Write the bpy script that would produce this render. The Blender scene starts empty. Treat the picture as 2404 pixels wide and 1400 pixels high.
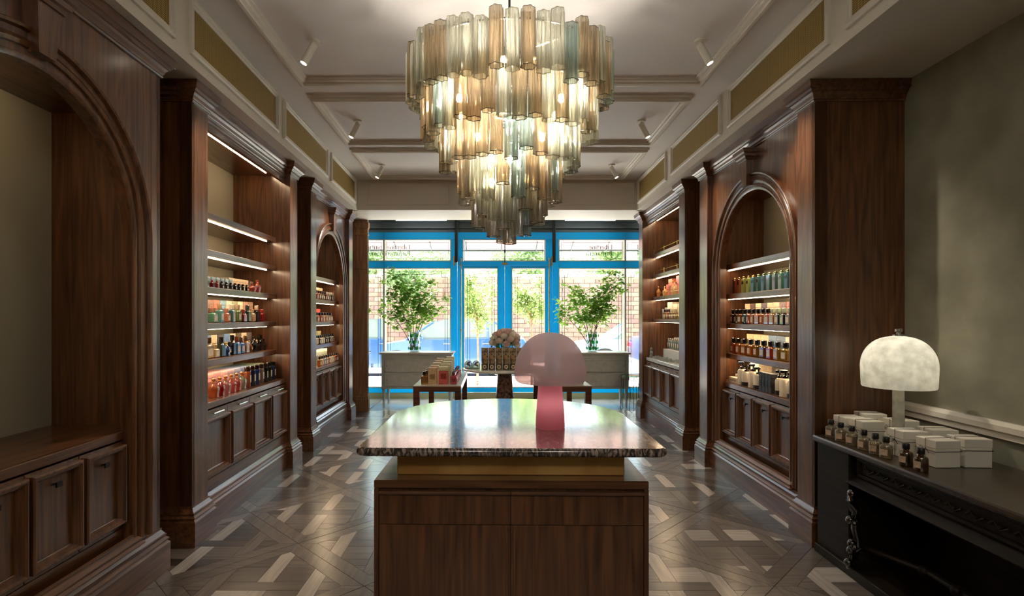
import bpy, bmesh, math, random
from mathutils import Matrix, Vector
R = math.radians
PI = math.pi
sc = bpy.context.scene
C = sc.collection

# ------------------------------------------------------------------ camera, world, sun, exposure
cam = bpy.data.cameras.new('camera'); camo = bpy.data.objects.new('camera', cam); C.objects.link(camo)
cam.sensor_width = 36.0; cam.sensor_fit = 'HORIZONTAL'; cam.lens = 1280 / 2404 * 36
cam.shift_x = 47 / 2404; cam.shift_y = 43 / 2404
cam.clip_start = 0.05; cam.clip_end = 400
camo.location = (0, 0, 1.5); camo.rotation_euler = (R(90), 0, 0)
sc.camera = camo

world = bpy.data.worlds.new('sky'); sc.world = world; world.use_nodes = True
wn = world.node_tree; wn.nodes.clear()
wo = wn.nodes.new('ShaderNodeOutputWorld'); wb = wn.nodes.new('ShaderNodeBackground')
wb.inputs['Color'].default_value = (0.70, 0.85, 1.0, 1); wb.inputs['Strength'].default_value = 2.3
wn.links.new(wb.outputs[0], wo.inputs[0])

sun = bpy.data.lights.new('sun', 'SUN'); suno = bpy.data.objects.new('sun', sun); C.objects.link(suno)
sun.energy = 19.0; sun.angle = R(1.5); sun.color = (1.0, 0.97, 0.93)
suno.rotation_euler = (R(-32), R(-8), 0)   # high over the far side of the street

vs = sc.view_settings
sc.display_settings.display_device = 'sRGB'
vs.view_transform = 'Standard'; vs.look = 'None'; vs.gamma = 1.0; vs.use_curve_mapping = False
vs.exposure = 1.6
cy = sc.cycles
cy.max_bounces = 12; cy.diffuse_bounces = 5; cy.glossy_bounces = 5; cy.transmission_bounces = 6
cy.transparent_max_bounces = 48; cy.sample_clamp_indirect = 6.0
cy.caustics_reflective = False; cy.caustics_refractive = False
cy.use_denoising = True

# ------------------------------------------------------------------ materials
def rgb(r, g, b):
    f = lambda c: ((c / 255 + 0.055) / 1.055) ** 2.4 if c > 10 else c / 255 / 12.92
    return (f(r), f(g), f(b), 1)

def newmat(name):
    m = bpy.data.materials.new(name); m.use_nodes = True
    nt = m.node_tree; nt.nodes.clear()
    out = nt.nodes.new('ShaderNodeOutputMaterial')
    return m, nt, out

def N(nt, t, **kw):
    n = nt.nodes.new(t)
    for k, v in kw.items():
        if k in n.inputs: n.inputs[k].default_value = v
        else: setattr(n, k, v)
    return n

def plain(name, col, rough=0.5, metal=0.0, spec=0.5, coat=0.0, noise=None, bump=None, emis=None, estr=0.0):
    m, nt, out = newmat(name)
    b = N(nt, 'ShaderNodeBsdfPrincipled')
    b.inputs['Base Color'].default_value = col; b.inputs['Roughness'].default_value = rough
    b.inputs['Metallic'].default_value = metal; b.inputs['Specular IOR Level'].default_value = spec
    b.inputs['Coat Weight'].default_value = coat
    if emis:
        b.inputs['Emission Color'].default_value = emis; b.inputs['Emission Strength'].default_value = estr
    if noise:
        sc_, col2, lo, hi = noise
        tc = N(nt, 'ShaderNodeTexCoord'); nz = N(nt, 'ShaderNodeTexNoise'); nz.inputs['Scale'].default_value = sc_
        nz.inputs['Detail'].default_value = 6
        rp = N(nt, 'ShaderNodeValToRGB'); rp.color_ramp.elements[0].position = lo; rp.color_ramp.elements[1].position = hi
        rp.color_ramp.elements[0].color = col; rp.color_ramp.elements[1].color = col2
        nt.links.new(tc.outputs['Object'], nz.inputs['Vector']); nt.links.new(nz.outputs['Fac'], rp.inputs['Fac'])
        nt.links.new(rp.outputs['Color'], b.inputs['Base Color'])
    if bump:
        s2, st = bump
        tc2 = N(nt, 'ShaderNodeTexCoord'); n2 = N(nt, 'ShaderNodeTexNoise'); n2.inputs['Scale'].default_value = s2
        n2.inputs['Detail'].default_value = 4
        bp = N(nt, 'ShaderNodeBump'); bp.inputs['Strength'].default_value = st; bp.inputs['Distance'].default_value = 0.01
        nt.links.new(tc2.outputs['Object'], n2.inputs['Vector']); nt.links.new(n2.outputs['Fac'], bp.inputs['Height'])
        nt.links.new(bp.outputs['Normal'], b.inputs['Normal'])
    nt.links.new(b.outputs[0], out.inputs[0])
    return m

def wood(name, dark, light, grain='z', rough=0.42, coat=0.0, rnd=0.0, scale=1.0, spec=0.5):
    m, nt, out = newmat(name)
    b = N(nt, 'ShaderNodeBsdfPrincipled'); b.inputs['Roughness'].default_value = rough
    b.inputs['Coat Weight'].default_value = coat; b.inputs['Coat Roughness'].default_value = 0.20; b.inputs['Coat IOR'].default_value = 1.6
    b.inputs['Specular IOR Level'].default_value = spec
    tc = N(nt, 'ShaderNodeTexCoord'); mp = N(nt, 'ShaderNodeMapping')
    s = [48 * scale] * 3; s['xyz'.index(grain)] = 1.8 * scale
    mp.inputs['Scale'].default_value = s
    oi = N(nt, 'ShaderNodeObjectInfo'); mu = N(nt, 'ShaderNodeMath', operation='MULTIPLY'); mu.inputs[1].default_value = 37.0
    ad = N(nt, 'ShaderNodeVectorMath', operation='ADD')
    nt.links.new(oi.outputs['Random'], mu.inputs[0])
    nt.links.new(tc.outputs['Object'], ad.inputs[0]); nt.links.new(mu.outputs[0], ad.inputs[1])
    nt.links.new(ad.outputs[0], mp.inputs['Vector'])
    n1 = N(nt, 'ShaderNodeTexNoise'); n1.inputs['Scale'].default_value = 1.0; n1.inputs['Detail'].default_value = 5
    n1.inputs['Distortion'].default_value = 0.6
    nt.links.new(mp.outputs[0], n1.inputs['Vector'])
    mp2 = N(nt, 'ShaderNodeMapping'); s2 = [7 * scale] * 3; s2['xyz'.index(grain)] = 0.8 * scale
    mp2.inputs['Scale'].default_value = s2
    nt.links.new(ad.outputs[0], mp2.inputs['Vector'])
    n2 = N(nt, 'ShaderNodeTexNoise'); n2.inputs['Scale'].default_value = 1.0; n2.inputs['Detail'].default_value = 2
    nt.links.new(mp2.outputs[0], n2.inputs['Vector'])
    # cathedral figure: rings of the broad noise
    m3 = N(nt, 'ShaderNodeMath', operation='MULTIPLY'); m3.inputs[1].default_value = 42.0
    m4 = N(nt, 'ShaderNodeMath', operation='SINE')
    nt.links.new(n2.outputs['Fac'], m3.inputs[0]); nt.links.new(m3.outputs[0], m4.inputs[0])
    m5 = N(nt, 'ShaderNodeMath', operation='MULTIPLY_ADD'); m5.inputs[1].default_value = 0.09
    nt.links.new(m4.outputs[0], m5.inputs[0]); nt.links.new(n1.outputs['Fac'], m5.inputs[2])
    rp = N(nt, 'ShaderNodeValToRGB'); e = rp.color_ramp.elements
    e[0].position = 0.28; e[0].color = dark; e[1].position = 0.70; e[1].color = light
    nt.links.new(m5.outputs[0], rp.inputs['Fac'])
    src = rp.outputs['Color']
    if rnd:
        hs = N(nt, 'ShaderNodeHueSaturation')
        mr = N(nt, 'ShaderNodeMapRange'); mr.inputs['To Min'].default_value = 1 - rnd; mr.inputs['To Max'].default_value = 1 + rnd
        nt.links.new(oi.outputs['Random'], mr.inputs['Value']); nt.links.new(mr.outputs[0], hs.inputs['Value'])
        nt.links.new(src, hs.inputs['Color']); src = hs.outputs['Color']
    nt.links.new(src, b.inputs['Base Color'])
    bp = N(nt, 'ShaderNodeBump'); bp.inputs['Strength'].default_value = 0.12; bp.inputs['Distance'].default_value = 0.002
    nt.links.new(n1.outputs['Fac'], bp.inputs['Height']); nt.links.new(bp.outputs[0], b.inputs['Normal'])
    nt.links.new(b.outputs[0], out.inputs[0])
    return m

def glassy(name, tint, body=0.15, edge=0.5, rough=0.06, trans=0.5, gloss=0.12, ribs=False):
    """thin glass: tinted see-through, more substance at grazing angles, some surface gloss"""
    m, nt, out = newmat(name)
    tr = N(nt, 'ShaderNodeBsdfTransparent'); tr.inputs['Color'].default_value = tint
    df = N(nt, 'ShaderNodeBsdfDiffuse'); df.inputs['Color'].default_value = tint
    tl = N(nt, 'ShaderNodeBsdfTranslucent'); tl.inputs['Color'].default_value = tint
    gl = N(nt, 'ShaderNodeBsdfGlossy'); gl.inputs['Roughness'].default_value = rough
    mx = N(nt, 'ShaderNodeMixShader'); mx.inputs[0].default_value = trans
    nt.links.new(df.outputs[0], mx.inputs[1]); nt.links.new(tl.outputs[0], mx.inputs[2])
    lw = N(nt, 'ShaderNodeLayerWeight'); lw.inputs['Blend'].default_value = 0.35
    mr = N(nt, 'ShaderNodeMapRange'); mr.inputs['To Min'].default_value = body; mr.inputs['To Max'].default_value = edge
    nt.links.new(lw.outputs['Facing'], mr.inputs['Value'])
    fac = mr.outputs[0]
    if ribs:
        tc = N(nt, 'ShaderNodeTexCoord'); mp = N(nt, 'ShaderNodeMapping'); mp.inputs['Scale'].default_value = (170, 170, 5)
        nz = N(nt, 'ShaderNodeTexNoise'); nz.inputs['Scale'].default_value = 1.0; nz.inputs['Detail'].default_value = 2
        r2 = N(nt, 'ShaderNodeMapRange'); r2.inputs['From Min'].default_value = .35; r2.inputs['From Max'].default_value = .70; r2.inputs['To Min'].default_value = .0; r2.inputs['To Max'].default_value = .45
        s2 = N(nt, 'ShaderNodeMath', operation='ADD'); s2.use_clamp = True
        nt.links.new(tc.outputs['Object'], mp.inputs['Vector']); nt.links.new(mp.outputs[0], nz.inputs['Vector']); nt.links.new(nz.outputs['Fac'], r2.inputs['Value'])
        nt.links.new(r2.outputs[0], s2.inputs[0]); nt.links.new(fac, s2.inputs[1]); fac = s2.outputs[0]
        bp = N(nt, 'ShaderNodeBump'); bp.inputs['Strength'].default_value = .5; bp.inputs['Distance'].default_value = .004
        nt.links.new(nz.outputs['Fac'], bp.inputs['Height']); nt.links.new(bp.outputs[0], gl.inputs['Normal'])
    m2 = N(nt, 'ShaderNodeMixShader'); nt.links.new(fac, m2.inputs[0])
    nt.links.new(tr.outputs[0], m2.inputs[1]); nt.links.new(mx.outputs[0], m2.inputs[2])
    fr = N(nt, 'ShaderNodeFresnel'); fr.inputs['IOR'].default_value = 1.4
    ma = N(nt, 'ShaderNodeMath', operation='MULTIPLY_ADD'); ma.inputs[1].default_value = 0.7; ma.inputs[2].default_value = gloss * 0.3
    nt.links.new(fr.outputs[0], ma.inputs[0])
    m3 = N(nt, 'ShaderNodeMixShader'); nt.links.new(ma.outputs[0], m3.inputs[0])
    nt.links.new(m2.outputs[0], m3.inputs[1]); nt.links.new(gl.outputs[0], m3.inputs[2])
    nt.links.new(m3.outputs[0], out.inputs[0])
    return m

def emit(name, col, s):
    m, nt, out = newmat(name)
    e = N(nt, 'ShaderNodeEmission'); e.inputs['Color'].default_value = col; e.inputs['Strength'].default_value = s
    nt.links.new(e.outputs[0], out.inputs[0]); return m

def translucent(name, col, tcol, fac, rough=0.4, cloud=None):
    m, nt, out = newmat(name)
    b = N(nt, 'ShaderNodeBsdfPrincipled'); b.inputs['Base Color'].default_value = col; b.inputs['Roughness'].default_value = rough
    t = N(nt, 'ShaderNodeBsdfTranslucent'); t.inputs['Color'].default_value = tcol
    mx = N(nt, 'ShaderNodeMixShader'); mx.inputs[0].default_value = fac
    if cloud:
        tc = N(nt, 'ShaderNodeTexCoord'); nz = N(nt, 'ShaderNodeTexNoise'); nz.inputs['Scale'].default_value = cloud[0]; nz.inputs['Detail'].default_value = 4
        rp = N(nt, 'ShaderNodeValToRGB'); rp.color_ramp.elements[0].position = 0.35; rp.color_ramp.elements[1].position = 0.65
        rp.color_ramp.elements[0].color = cloud[1]; rp.color_ramp.elements[1].color = tcol
        nt.links.new(tc.outputs['Object'], nz.inputs['Vector']); nt.links.new(nz.outputs['Fac'], rp.inputs['Fac'])
        nt.links.new(rp.outputs['Color'], t.inputs['Color']); nt.links.new(rp.outputs['Color'], b.inputs['Base Color'])
    nt.links.new(b.outputs[0], mx.inputs[1]); nt.links.new(t.outputs[0], mx.inputs[2])
    nt.links.new(mx.outputs[0], out.inputs[0]); return m

W_D, W_L = (0.066, 0.0195, 0.0056, 1), (0.185, 0.071, 0.0235, 1)
M = {}
M['wood'] = wood('dark_oak', W_D, W_L, 'z', 0.38, 0.6)
M['wood_h'] = wood('dark_oak_lengthwise', W_D, W_L, 'x', 0.38, 0.6)
M['wood_warm'] = wood('warm_oak', (0.26, 0.13, 0.062, 1), (0.50, 0.27, 0.14, 1), 'z', 0.45, 0.1)
M['console'] = wood('walnut', (0.045, 0.013, 0.005, 1), (0.16, 0.05, 0.02, 1), 'x', 0.35, 0.2)
M['desk'] = wood('blackened_wood', (0.006, 0.0035, 0.0018, 1), (0.020, 0.012, 0.006, 1), 'x', 0.5, 0.0, spec=.22)
M['linen'] = plain('pale_backing', rgb(176, 172, 150), 0.8)
M['paint'] = plain('cream_paint', rgb(228, 222, 210), 0.45)
M['ceil'] = plain('ceiling_paint', rgb(232, 228, 224), 0.6)
M['plaster'] = plain('mottled_plaster', rgb(132, 130, 112), 0.85, noise=(3.0, rgb(158, 156, 138), 0.35, 0.65))
M['brass'] = plain('aged_brass', rgb(206, 162, 92), 0.55, 0.4, noise=(4.0, rgb(178, 128, 64), 0.4, 0.62))
M['brass_b'] = plain('polished_brass', rgb(222, 180, 104), 0.22, 1.0)
M['chrome'] = plain('nickel', rgb(200, 200, 200), 0.2, 1.0)
M['black'] = plain('black_plastic', (0.012, 0.011, 0.011, 1), 0.3)
M['darkmetal'] = plain('dark_metal', (0.03, 0.03, 0.03, 1), 0.4, 0.8)
M['steel'] = plain('grey_steel', rgb(92, 100, 100), 0.5, 0.2)
M['blue'] = translucent('blue_film_frame', rgb(16, 176, 216), rgb(16, 192, 232), 0.5, 0.35)
M['white'] = plain('white_card', rgb(226, 220, 206), 0.6)
M['string'] = plain('black_cord', (0.02, 0.016, 0.014, 1), 0.7)
M['mirror'] = plain('mirror_silver', (0.86, 0.90, 0.88, 1), 0.0, 1.0)
def panemat():
    m, nt, out = newmat('window_glass')
    tr = N(nt, 'ShaderNodeBsdfTransparent'); tr.inputs['Color'].default_value = (0.97, 1, 0.99, 1)
    gl = N(nt, 'ShaderNodeBsdfGlossy'); gl.inputs['Roughness'].default_value = 0.02
    mx = N(nt, 'ShaderNodeMixShader'); mx.inputs[0].default_value = 0.02
    nt.links.new(tr.outputs[0], mx.inputs[1]); nt.links.new(gl.outputs[0], mx.inputs[2]); nt.links.new(mx.outputs[0], out.inputs[0])
    return m
M['pane'] = panemat()
M['led'] = emit('warm_led', (1.0, 0.74, 0.46, 1), 22)
M['tube_light'] = emit('cool_light_bar', (0.9, 0.97, 1.0, 1), 3.0)
M['bulb'] = emit('chandelier_bulb', (1.0, 0.91, 0.79, 1), 235)
M['spotface'] = emit('spot_lens', (1.0, 0.86, 0.66, 1), 9)
M['commode'] = plain('grey_painted_wood', rgb(174, 186, 186), 0.5, noise=(9, rgb(192, 202, 200), 0.35, 0.7))
M['commode_d'] = plain('grey_drawer_front', rgb(182, 188, 190), 0.55, noise=(12, rgb(198, 204, 204), 0.35, 0.7))
M['commode_top'] = plain('pale_top', rgb(206, 206, 200), 0.3)
M['bark'] = plain('brown_bark', rgb(92, 66, 44), 0.9, noise=(20, rgb(130, 98, 70), 0.3, 0.7))
M['trunk_pale'] = plain('pale_bark', rgb(190, 150, 122), 0.9, noise=(14, rgb(150, 112, 84), 0.3, 0.7))
M['stem'] = plain('dark_stem', rgb(70, 50, 34), 0.8)

def leafmat(name, a, b_):
    m, nt, out = newmat(name)
    tc = N(nt, 'ShaderNodeTexCoord'); nz = N(nt, 'ShaderNodeTexNoise'); nz.inputs['Scale'].default_value = 9.0
    rp = N(nt, 'ShaderNodeValToRGB'); rp.color_ramp.elements[0].position = 0.35; rp.color_ramp.elements[1].position = 0.65
    rp.color_ramp.elements[0].color = a; rp.color_ramp.elements[1].color = b_
    nt.links.new(tc.outputs['Object'], nz.inputs['Vector']); nt.links.new(nz.outputs['Fac'], rp.inputs['Fac'])
    d = N(nt, 'ShaderNodeBsdfPrincipled'); d.inputs['Roughness'].default_value = 0.5
    t = N(nt, 'ShaderNodeBsdfTranslucent'); mx = N(nt, 'ShaderNodeMixShader'); mx.inputs[0].default_value = 0.58
    nt.links.new(rp.outputs[0], d.inputs['Base Color']); nt.links.new(rp.outputs[0], t.inputs['Color'])
    nt.links.new(d.outputs[0], mx.inputs[1]); nt.links.new(t.outputs[0], mx.inputs[2]); nt.links.new(mx.outputs[0], out.inputs[0])
    return m
M['leaf'] = leafmat('fresh_leaf', rgb(110, 166, 60), rgb(186, 222, 110))
M['leaf_tree'] = leafmat('street_tree_leaf', rgb(96, 128, 62), rgb(176, 190, 120))
M['leaf_far'] = leafmat('far_tree_leaf', rgb(100, 136, 84), rgb(168, 186, 128))
M['leaf_dark'] = leafmat('bouquet_leaf', rgb(50, 86, 46), rgb(90, 130, 70))

# striated marble
def marble(name):
    m, nt, out = newmat(name)
    b = N(nt, 'ShaderNodeBsdfPrincipled'); b.inputs['Roughness'].default_value = 0.20; b.inputs['Specular IOR Level'].default_value = 0.4
    b.inputs['Coat Weight'].default_value = 1.0; b.inputs['Coat Roughness'].default_value = 0.09; b.inputs['Coat IOR'].default_value = 1.45
    tc = N(nt, 'ShaderNodeTexCoord'); mp = N(nt, 'ShaderNodeMapping'); mp.inputs['Rotation'].default_value = (0.3, 0.5, 0.5)
    mp.inputs['Scale'].default_value = (30, 8, 14)
    nt.links.new(tc.outputs['Object'], mp.inputs['Vector'])
    nz = N(nt, 'ShaderNodeTexNoise'); nz.inputs['Scale'].default_value = 1.6; nz.inputs['Detail'].default_value = 8; nz.inputs['Distortion'].default_value = 1.6
    nt.links.new(mp.outputs[0], nz.inputs['Vector'])
    rp = N(nt, 'ShaderNodeValToRGB'); e = rp.color_ramp.elements
    e[0].position = 0.42; e[0].color = rgb(46, 44, 42); e[1].position = 0.60; e[1].color = rgb(168, 148, 138)
    k = e.new(0.5); k.color = rgb(92, 80, 74)
    nt.links.new(nz.outputs['Fac'], rp.inputs['Fac']); nt.links.new(rp.outputs[0], b.inputs['Base Color'])
    nt.links.new(b.outputs[0], out.inputs[0]); return m
M['marble'] = marble('striated_marble')
M['marble_leg'] = plain('brown_marble', rgb(88, 60, 48), 0.25, noise=(26, rgb(168, 130, 112), 0.38, 0.62))
M['marble_w'] = plain('white_marble', rgb(196, 204, 200), 0.12, noise=(2.5, rgb(226, 230, 226), 0.3, 0.6))

def cane(name):
    m, nt, out = newmat(name)
    b = N(nt, 'ShaderNodeBsdfPrincipled'); b.inputs['Roughness'].default_value = 0.5; b.inputs['Metallic'].default_value = 0.35
    tc = N(nt, 'ShaderNodeTexCoord')
    w1 = N(nt, 'ShaderNodeTexWave'); w1.bands_direction = 'X'; w1.inputs['Scale'].default_value = 26
    w2 = N(nt, 'ShaderNodeTexWave'); w2.bands_direction = 'Z'; w2.inputs['Scale'].default_value = 26
    nt.links.new(tc.outputs['Object'], w1.inputs['Vector']); nt.links.new(tc.outputs['Object'], w2.inputs['Vector'])
    mx = N(nt, 'ShaderNodeMath', operation='MULTIPLY'); nt.links.new(w1.outputs['Fac'], mx.inputs[0]); nt.links.new(w2.outputs['Fac'], mx.inputs[1])
    rp = N(nt, 'ShaderNodeValToRGB'); e = rp.color_ramp.elements
    e[0].position = 0.05; e[0].color = rgb(110, 88, 44); e[1].position = 0.40; e[1].color = rgb(206, 176, 100)
    nt.links.new(mx.outputs[0], rp.inputs['Fac']); nt.links.new(rp.outputs[0], b.inputs['Base Color'])
    nt.links.new(b.outputs[0], out.inputs[0]); return m
M['cane'] = cane('woven_brass_mesh')

fl_tones = {
    'dark': ((0.036, 0.027, 0.021, 1), (0.078, 0.060, 0.047, 1)),
    'mid': ((0.080, 0.064, 0.052, 1), (0.155, 0.128, 0.108, 1)),
    'pale': ((0.34, 0.31, 0.28, 1), (0.50, 0.46, 0.42, 1)),
}
for tn, (a_, b_) in fl_tones.items():
    for g in 'xy':
        M['fl_%s_%s' % (tn, g)] = wood('floor_oak_%s_%s' % (tn, g), a_, b_, g, 0.42, 0.7, 0.25, 1.0)

# ------------------------------------------------------------------ mesh kit
class B:
    def __init__(s): s.v = []; s.f = []
    def add(s, vs_, fs):
        o = len(s.v); s.v += [tuple(v) for v in vs_]; s.f += [tuple(i + o for i in f) for f in fs]; return s
    def box(s, x0, x1, y0, y1, z0, z1):
        return s.add([(x, y, z) for z in (z0, z1) for y in (y0, y1) for x in (x0, x1)],
                     [(0, 2, 3, 1), (4, 5, 7, 6), (0, 1, 5, 4), (2, 6, 7, 3), (0, 4, 6, 2), (1, 3, 7, 5)])
    def bbox(s, x0, x1, y0, y1, z0, z1, c=0.004):
        """box with its upright edges and top cut back"""
        p = [(x0 + c, y0), (x1 - c, y0), (x1, y0 + c), (x1, y1 - c), (x1 - c, y1), (x0 + c, y1), (x0, y1 - c), (x0, y0 + c)]
        cx, cyy = (x0 + x1) / 2, (y0 + y1) / 2
        q = [(cx + (x - cx) * (1 - 2 * c / max(x1 - x0, .001)), cyy + (y - cyy) * (1 - 2 * c / max(y1 - y0, .001))) for x, y in p]
        vs_ = [(x, y, z0) for x, y in q] + [(x, y, z0 + c) for x, y in p] + [(x, y, z1 - c) for x, y in p] + [(x, y, z1) for x, y in q]
        fs = [tuple(range(7, -1, -1)), tuple(range(24, 32))]
        for r in range(3):
            for i in range(8):
                j = (i + 1) % 8; fs.append((r * 8 + i, r * 8 + j, r * 8 + 8 + j, r * 8 + 8 + i))
        return s.add(vs_, fs)
    def lathe(s, prof, seg=20, c=(0, 0, 0), sx=1, sy=1, lobes=0, amp=0.0):
        vs_ = []
        for r, z in prof:
            for i in range(seg):
                a = 2 * PI * i / seg; k = r * (1 + amp * math.cos(lobes * a)) if lobes else r
                vs_.append((c[0] + k * math.cos(a) * sx, c[1] + k * math.sin(a) * sy, c[2] + z))
        fs = []
        for k in range(len(prof) - 1):
            for i in range(seg):
                j = (i + 1) % seg; fs.append((k * seg + i, k * seg + j, (k + 1) * seg + j, (k + 1) * seg + i))
        if prof[0][0] > 1e-5: fs.append(tuple(range(seg - 1, -1, -1)))
        if prof[-1][0] > 1e-5: fs.append(tuple((len(prof) - 1) * seg + i for i in range(seg)))
        return s.add(vs_, fs)
    def shell(s, prof, seg=24, c=(0, 0, 0), lobes=0, amp=0.0):
        o = len(s.f); s.lathe(prof, seg, c, 1, 1, lobes, amp)
        s.f = [f for k, f in enumerate(s.f) if k < o or len(f) == 4]; return s
    def tube(s, pts, r, seg=8, r1=None):
        pts = [Vector(p) for p in pts]; n = len(pts); vs_ = []; up = Vector((0, 0, 1))
        for k, p in enumerate(pts):
            d = (pts[min(k + 1, n - 1)] - pts[max(k - 1, 0)]).normalized()
            a = d.cross(up) if abs(d.dot(up)) < 0.95 else d.cross(Vector((1, 0, 0)))
            a.normalize(); b = d.cross(a); rr = r if r1 is None else r + (r1 - r) * k / (n - 1)
            for i in range(seg):
                t = 2 * PI * i / seg; vs_.append(p + a * rr * math.cos(t) + b * rr * math.sin(t))
        fs = [tuple(range(seg - 1, -1, -1)), tuple((n - 1) * seg + i for i in range(seg))]
        for k in range(n - 1):
            for i in range(seg):
                j = (i + 1) % seg; fs.append((k * seg + i, k * seg + j, (k + 1) * seg + j, (k + 1) * seg + i))
        return s.add(vs_, fs)
    def ball(s, c, r, seg=10, sz=1.0):
        n = max(4, seg // 2)
        return s.lathe([(r * math.sin(PI * k / n) if 0 < k < n else 0.0, -r * sz * math.cos(PI * k / n)) for k in range(n + 1)], seg, c)
    def prism(s, poly, lo, hi, ax='z'):
        """extrude a polygon; ax = the axis it is pulled along, poly in the other two"""
        n = len(poly)
        mk_ = {'z': lambda a, b, t: (a, b, t), 'y': lambda a, b, t: (a, t, b), 'x': lambda a, b, t: (t, a, b)}[ax]
        vs_ = [mk_(a, b, lo) for a, b in poly] + [mk_(a, b, hi) for a, b in poly]
        fs = [tuple(range(n - 1, -1, -1)), tuple(range(n, 2 * n))] + [(i, (i + 1) % n, n + (i + 1) % n, n + i) for i in range(n)]
        return s.add(vs_, fs)
    def sweep(s, path, prof, closed=False, plane='xy'):
        """run a profile [(outward, other)] along a path with mitred corners; outward is to the right of travel"""
        n = len(path); P = [Vector(p) for p in path]; vs_ = []
        def nrm(a, b): d = (b - a).normalized(); return Vector((d.y, -d.x))
        for k in range(n):
            if closed: n0, n1 = nrm(P[k - 1], P[k]), nrm(P[k], P[(k + 1) % n])
            else:
                n1 = nrm(P[k], P[k + 1]) if k < n - 1 else nrm(P[k - 1], P[k]); n0 = nrm(P[k - 1], P[k]) if k else n1
            m = (n0 + n1); m = m / max(m.length_squared, 1e-6) * 2
            for o_, h in prof:
                q = P[k] + m * o_
                vs_.append((q.x, q.y, h) if plane == 'xy' else (q.x, h, q.y))
        w = len(prof); fs = []
        for k in range(n if closed else n - 1):
            k2 = (k + 1) % n
            for i in range(w - 1): fs.append((k * w + i, k * w + i + 1, k2 * w + i + 1, k2 * w + i))
        if not closed: fs += [tuple(range(w)), tuple((n - 1) * w + i for i in range(w - 1, -1, -1))]
        return s.add(vs_, fs)
    def xf(s, mat): s.v = [tuple(mat @ Vector(v)) for v in s.v]; return s

def mesh(name, b, mats, smooth=False, fm=None, recalc=True):
    if smooth:                                  # flat many-sided faces keep their own corners, so they shade flat
        vv, ff = list(b.v), []
        for f_ in b.f:
            if len(f_) > 5:
                ff.append(tuple(range(len(vv), len(vv) + len(f_)))); vv += [b.v[i] for i in f_]
            else: ff.append(f_)
        b2 = B(); b2.v, b2.f = vv, ff; b = b2
    me = bpy.data.meshes.new(name); me.from_pydata(b.v, [], b.f)
    if recalc:
        bm = bmesh.new(); bm.from_mesh(me); bmesh.ops.recalc_face_normals(bm, faces=bm.faces); bm.to_mesh(me); bm.free()
    for m_ in (mats if isinstance(mats, (list, tuple)) else [mats]): me.materials.append(M[m_] if isinstance(m_, str) else m_)
    if fm: me.polygons.foreach_set('material_index', fm)
    if smooth:
        me.polygons.foreach_set('use_smooth', [len(p_.vertices) <= 5 for p_ in me.polygons])
        me.set_sharp_from_angle(angle=R(38))
    me.update(); return me

def put(name, me, parent=None, loc=None, rz=None, kind=None, label=None):
    o = bpy.data.objects.new(name, me); C.objects.link(o)
    if parent is not None: o.parent = parent
    if loc is not None: o.location = loc
    if rz is not None: o.rotation_euler[2] = rz
    if kind: o['kind'] = kind
    if label: o['label'] = label
    return o

def part(name, b, mat, parent, smooth=False, kind=None, label=None, loc=None, rz=None):
    return put(name, mesh(name, b, mat, smooth), parent, loc, rz, kind, label)

def tag(o, label, cat, group=None):
    o['label'] = label; o['category'] = cat
    if group: o['group'] = group
    assert 4 <= len(label.split()) <= 16, (len(label.split()), label)
    return o

I4 = Matrix.Identity(4)
def empty(name, label, cat, loc=(0, 0, 0), rz=0.0, frame=None, group=None):
    o = bpy.data.objects.new(name, None); C.objects.link(o); o.empty_display_size = 0.1
    m_ = (frame or I4) @ Matrix.Translation(loc) @ Matrix.Rotation(rz, 4, 'Z')
    o.location = m_.translation; o.rotation_euler = (0, 0, m_.to_euler().z)
    return tag(o, label, cat, group)

def struct(name, b, mat, smooth=False, loc=None, rz=None, frame=None):
    o = put(name, mesh(name, b, mat, smooth), None, loc, rz); o['kind'] = 'structure'
    if frame is not None: o.matrix_world = frame
    return o

ANG = math.atan(0.02266)
FL = Matrix.Translation((-1.842, 0, 0)) @ Matrix.Rotation(PI / 2 + ANG, 4, 'Z')     # left wall: x runs away from the camera, y into the wall
FR = Matrix.Translation((1.99, 0, 0)) @ Matrix.Rotation(-PI / 2 - ANG, 4, 'Z')      # right wall: x runs towards the camera, y into the wall
YF = 9.95          # shopfront
ZS, ZC = 3.03, 3.46  # soffit, ceiling
D = 0.62           # depth of the cabinets behind the plinth line

# ------------------------------------------------------------------ room shell
wl = struct('wall_left', B().box(-3.2, 8.70, D, D + 0.2, 0, 3.7), 'plaster', frame=FL)
wr = struct('wall_right', B().box(-8.70, 3.2, D, D + 0.2, 0, 3.7), 'plaster', frame=FR)
wbk = struct('wall_back', B().box(-3.4, 3.4, -3.2, -3.0, 0, 3.7), 'plaster')
# dado rail on the right wall behind the desk
struct('trim_1', B().sweep([(-3.56, D), (3.1, D)], [(0, .86), (.02, .86), (.02, .89), (.035, .90), (.035, .93), (.02, .95), (0, .95)]), 'paint', frame=FR)
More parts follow.
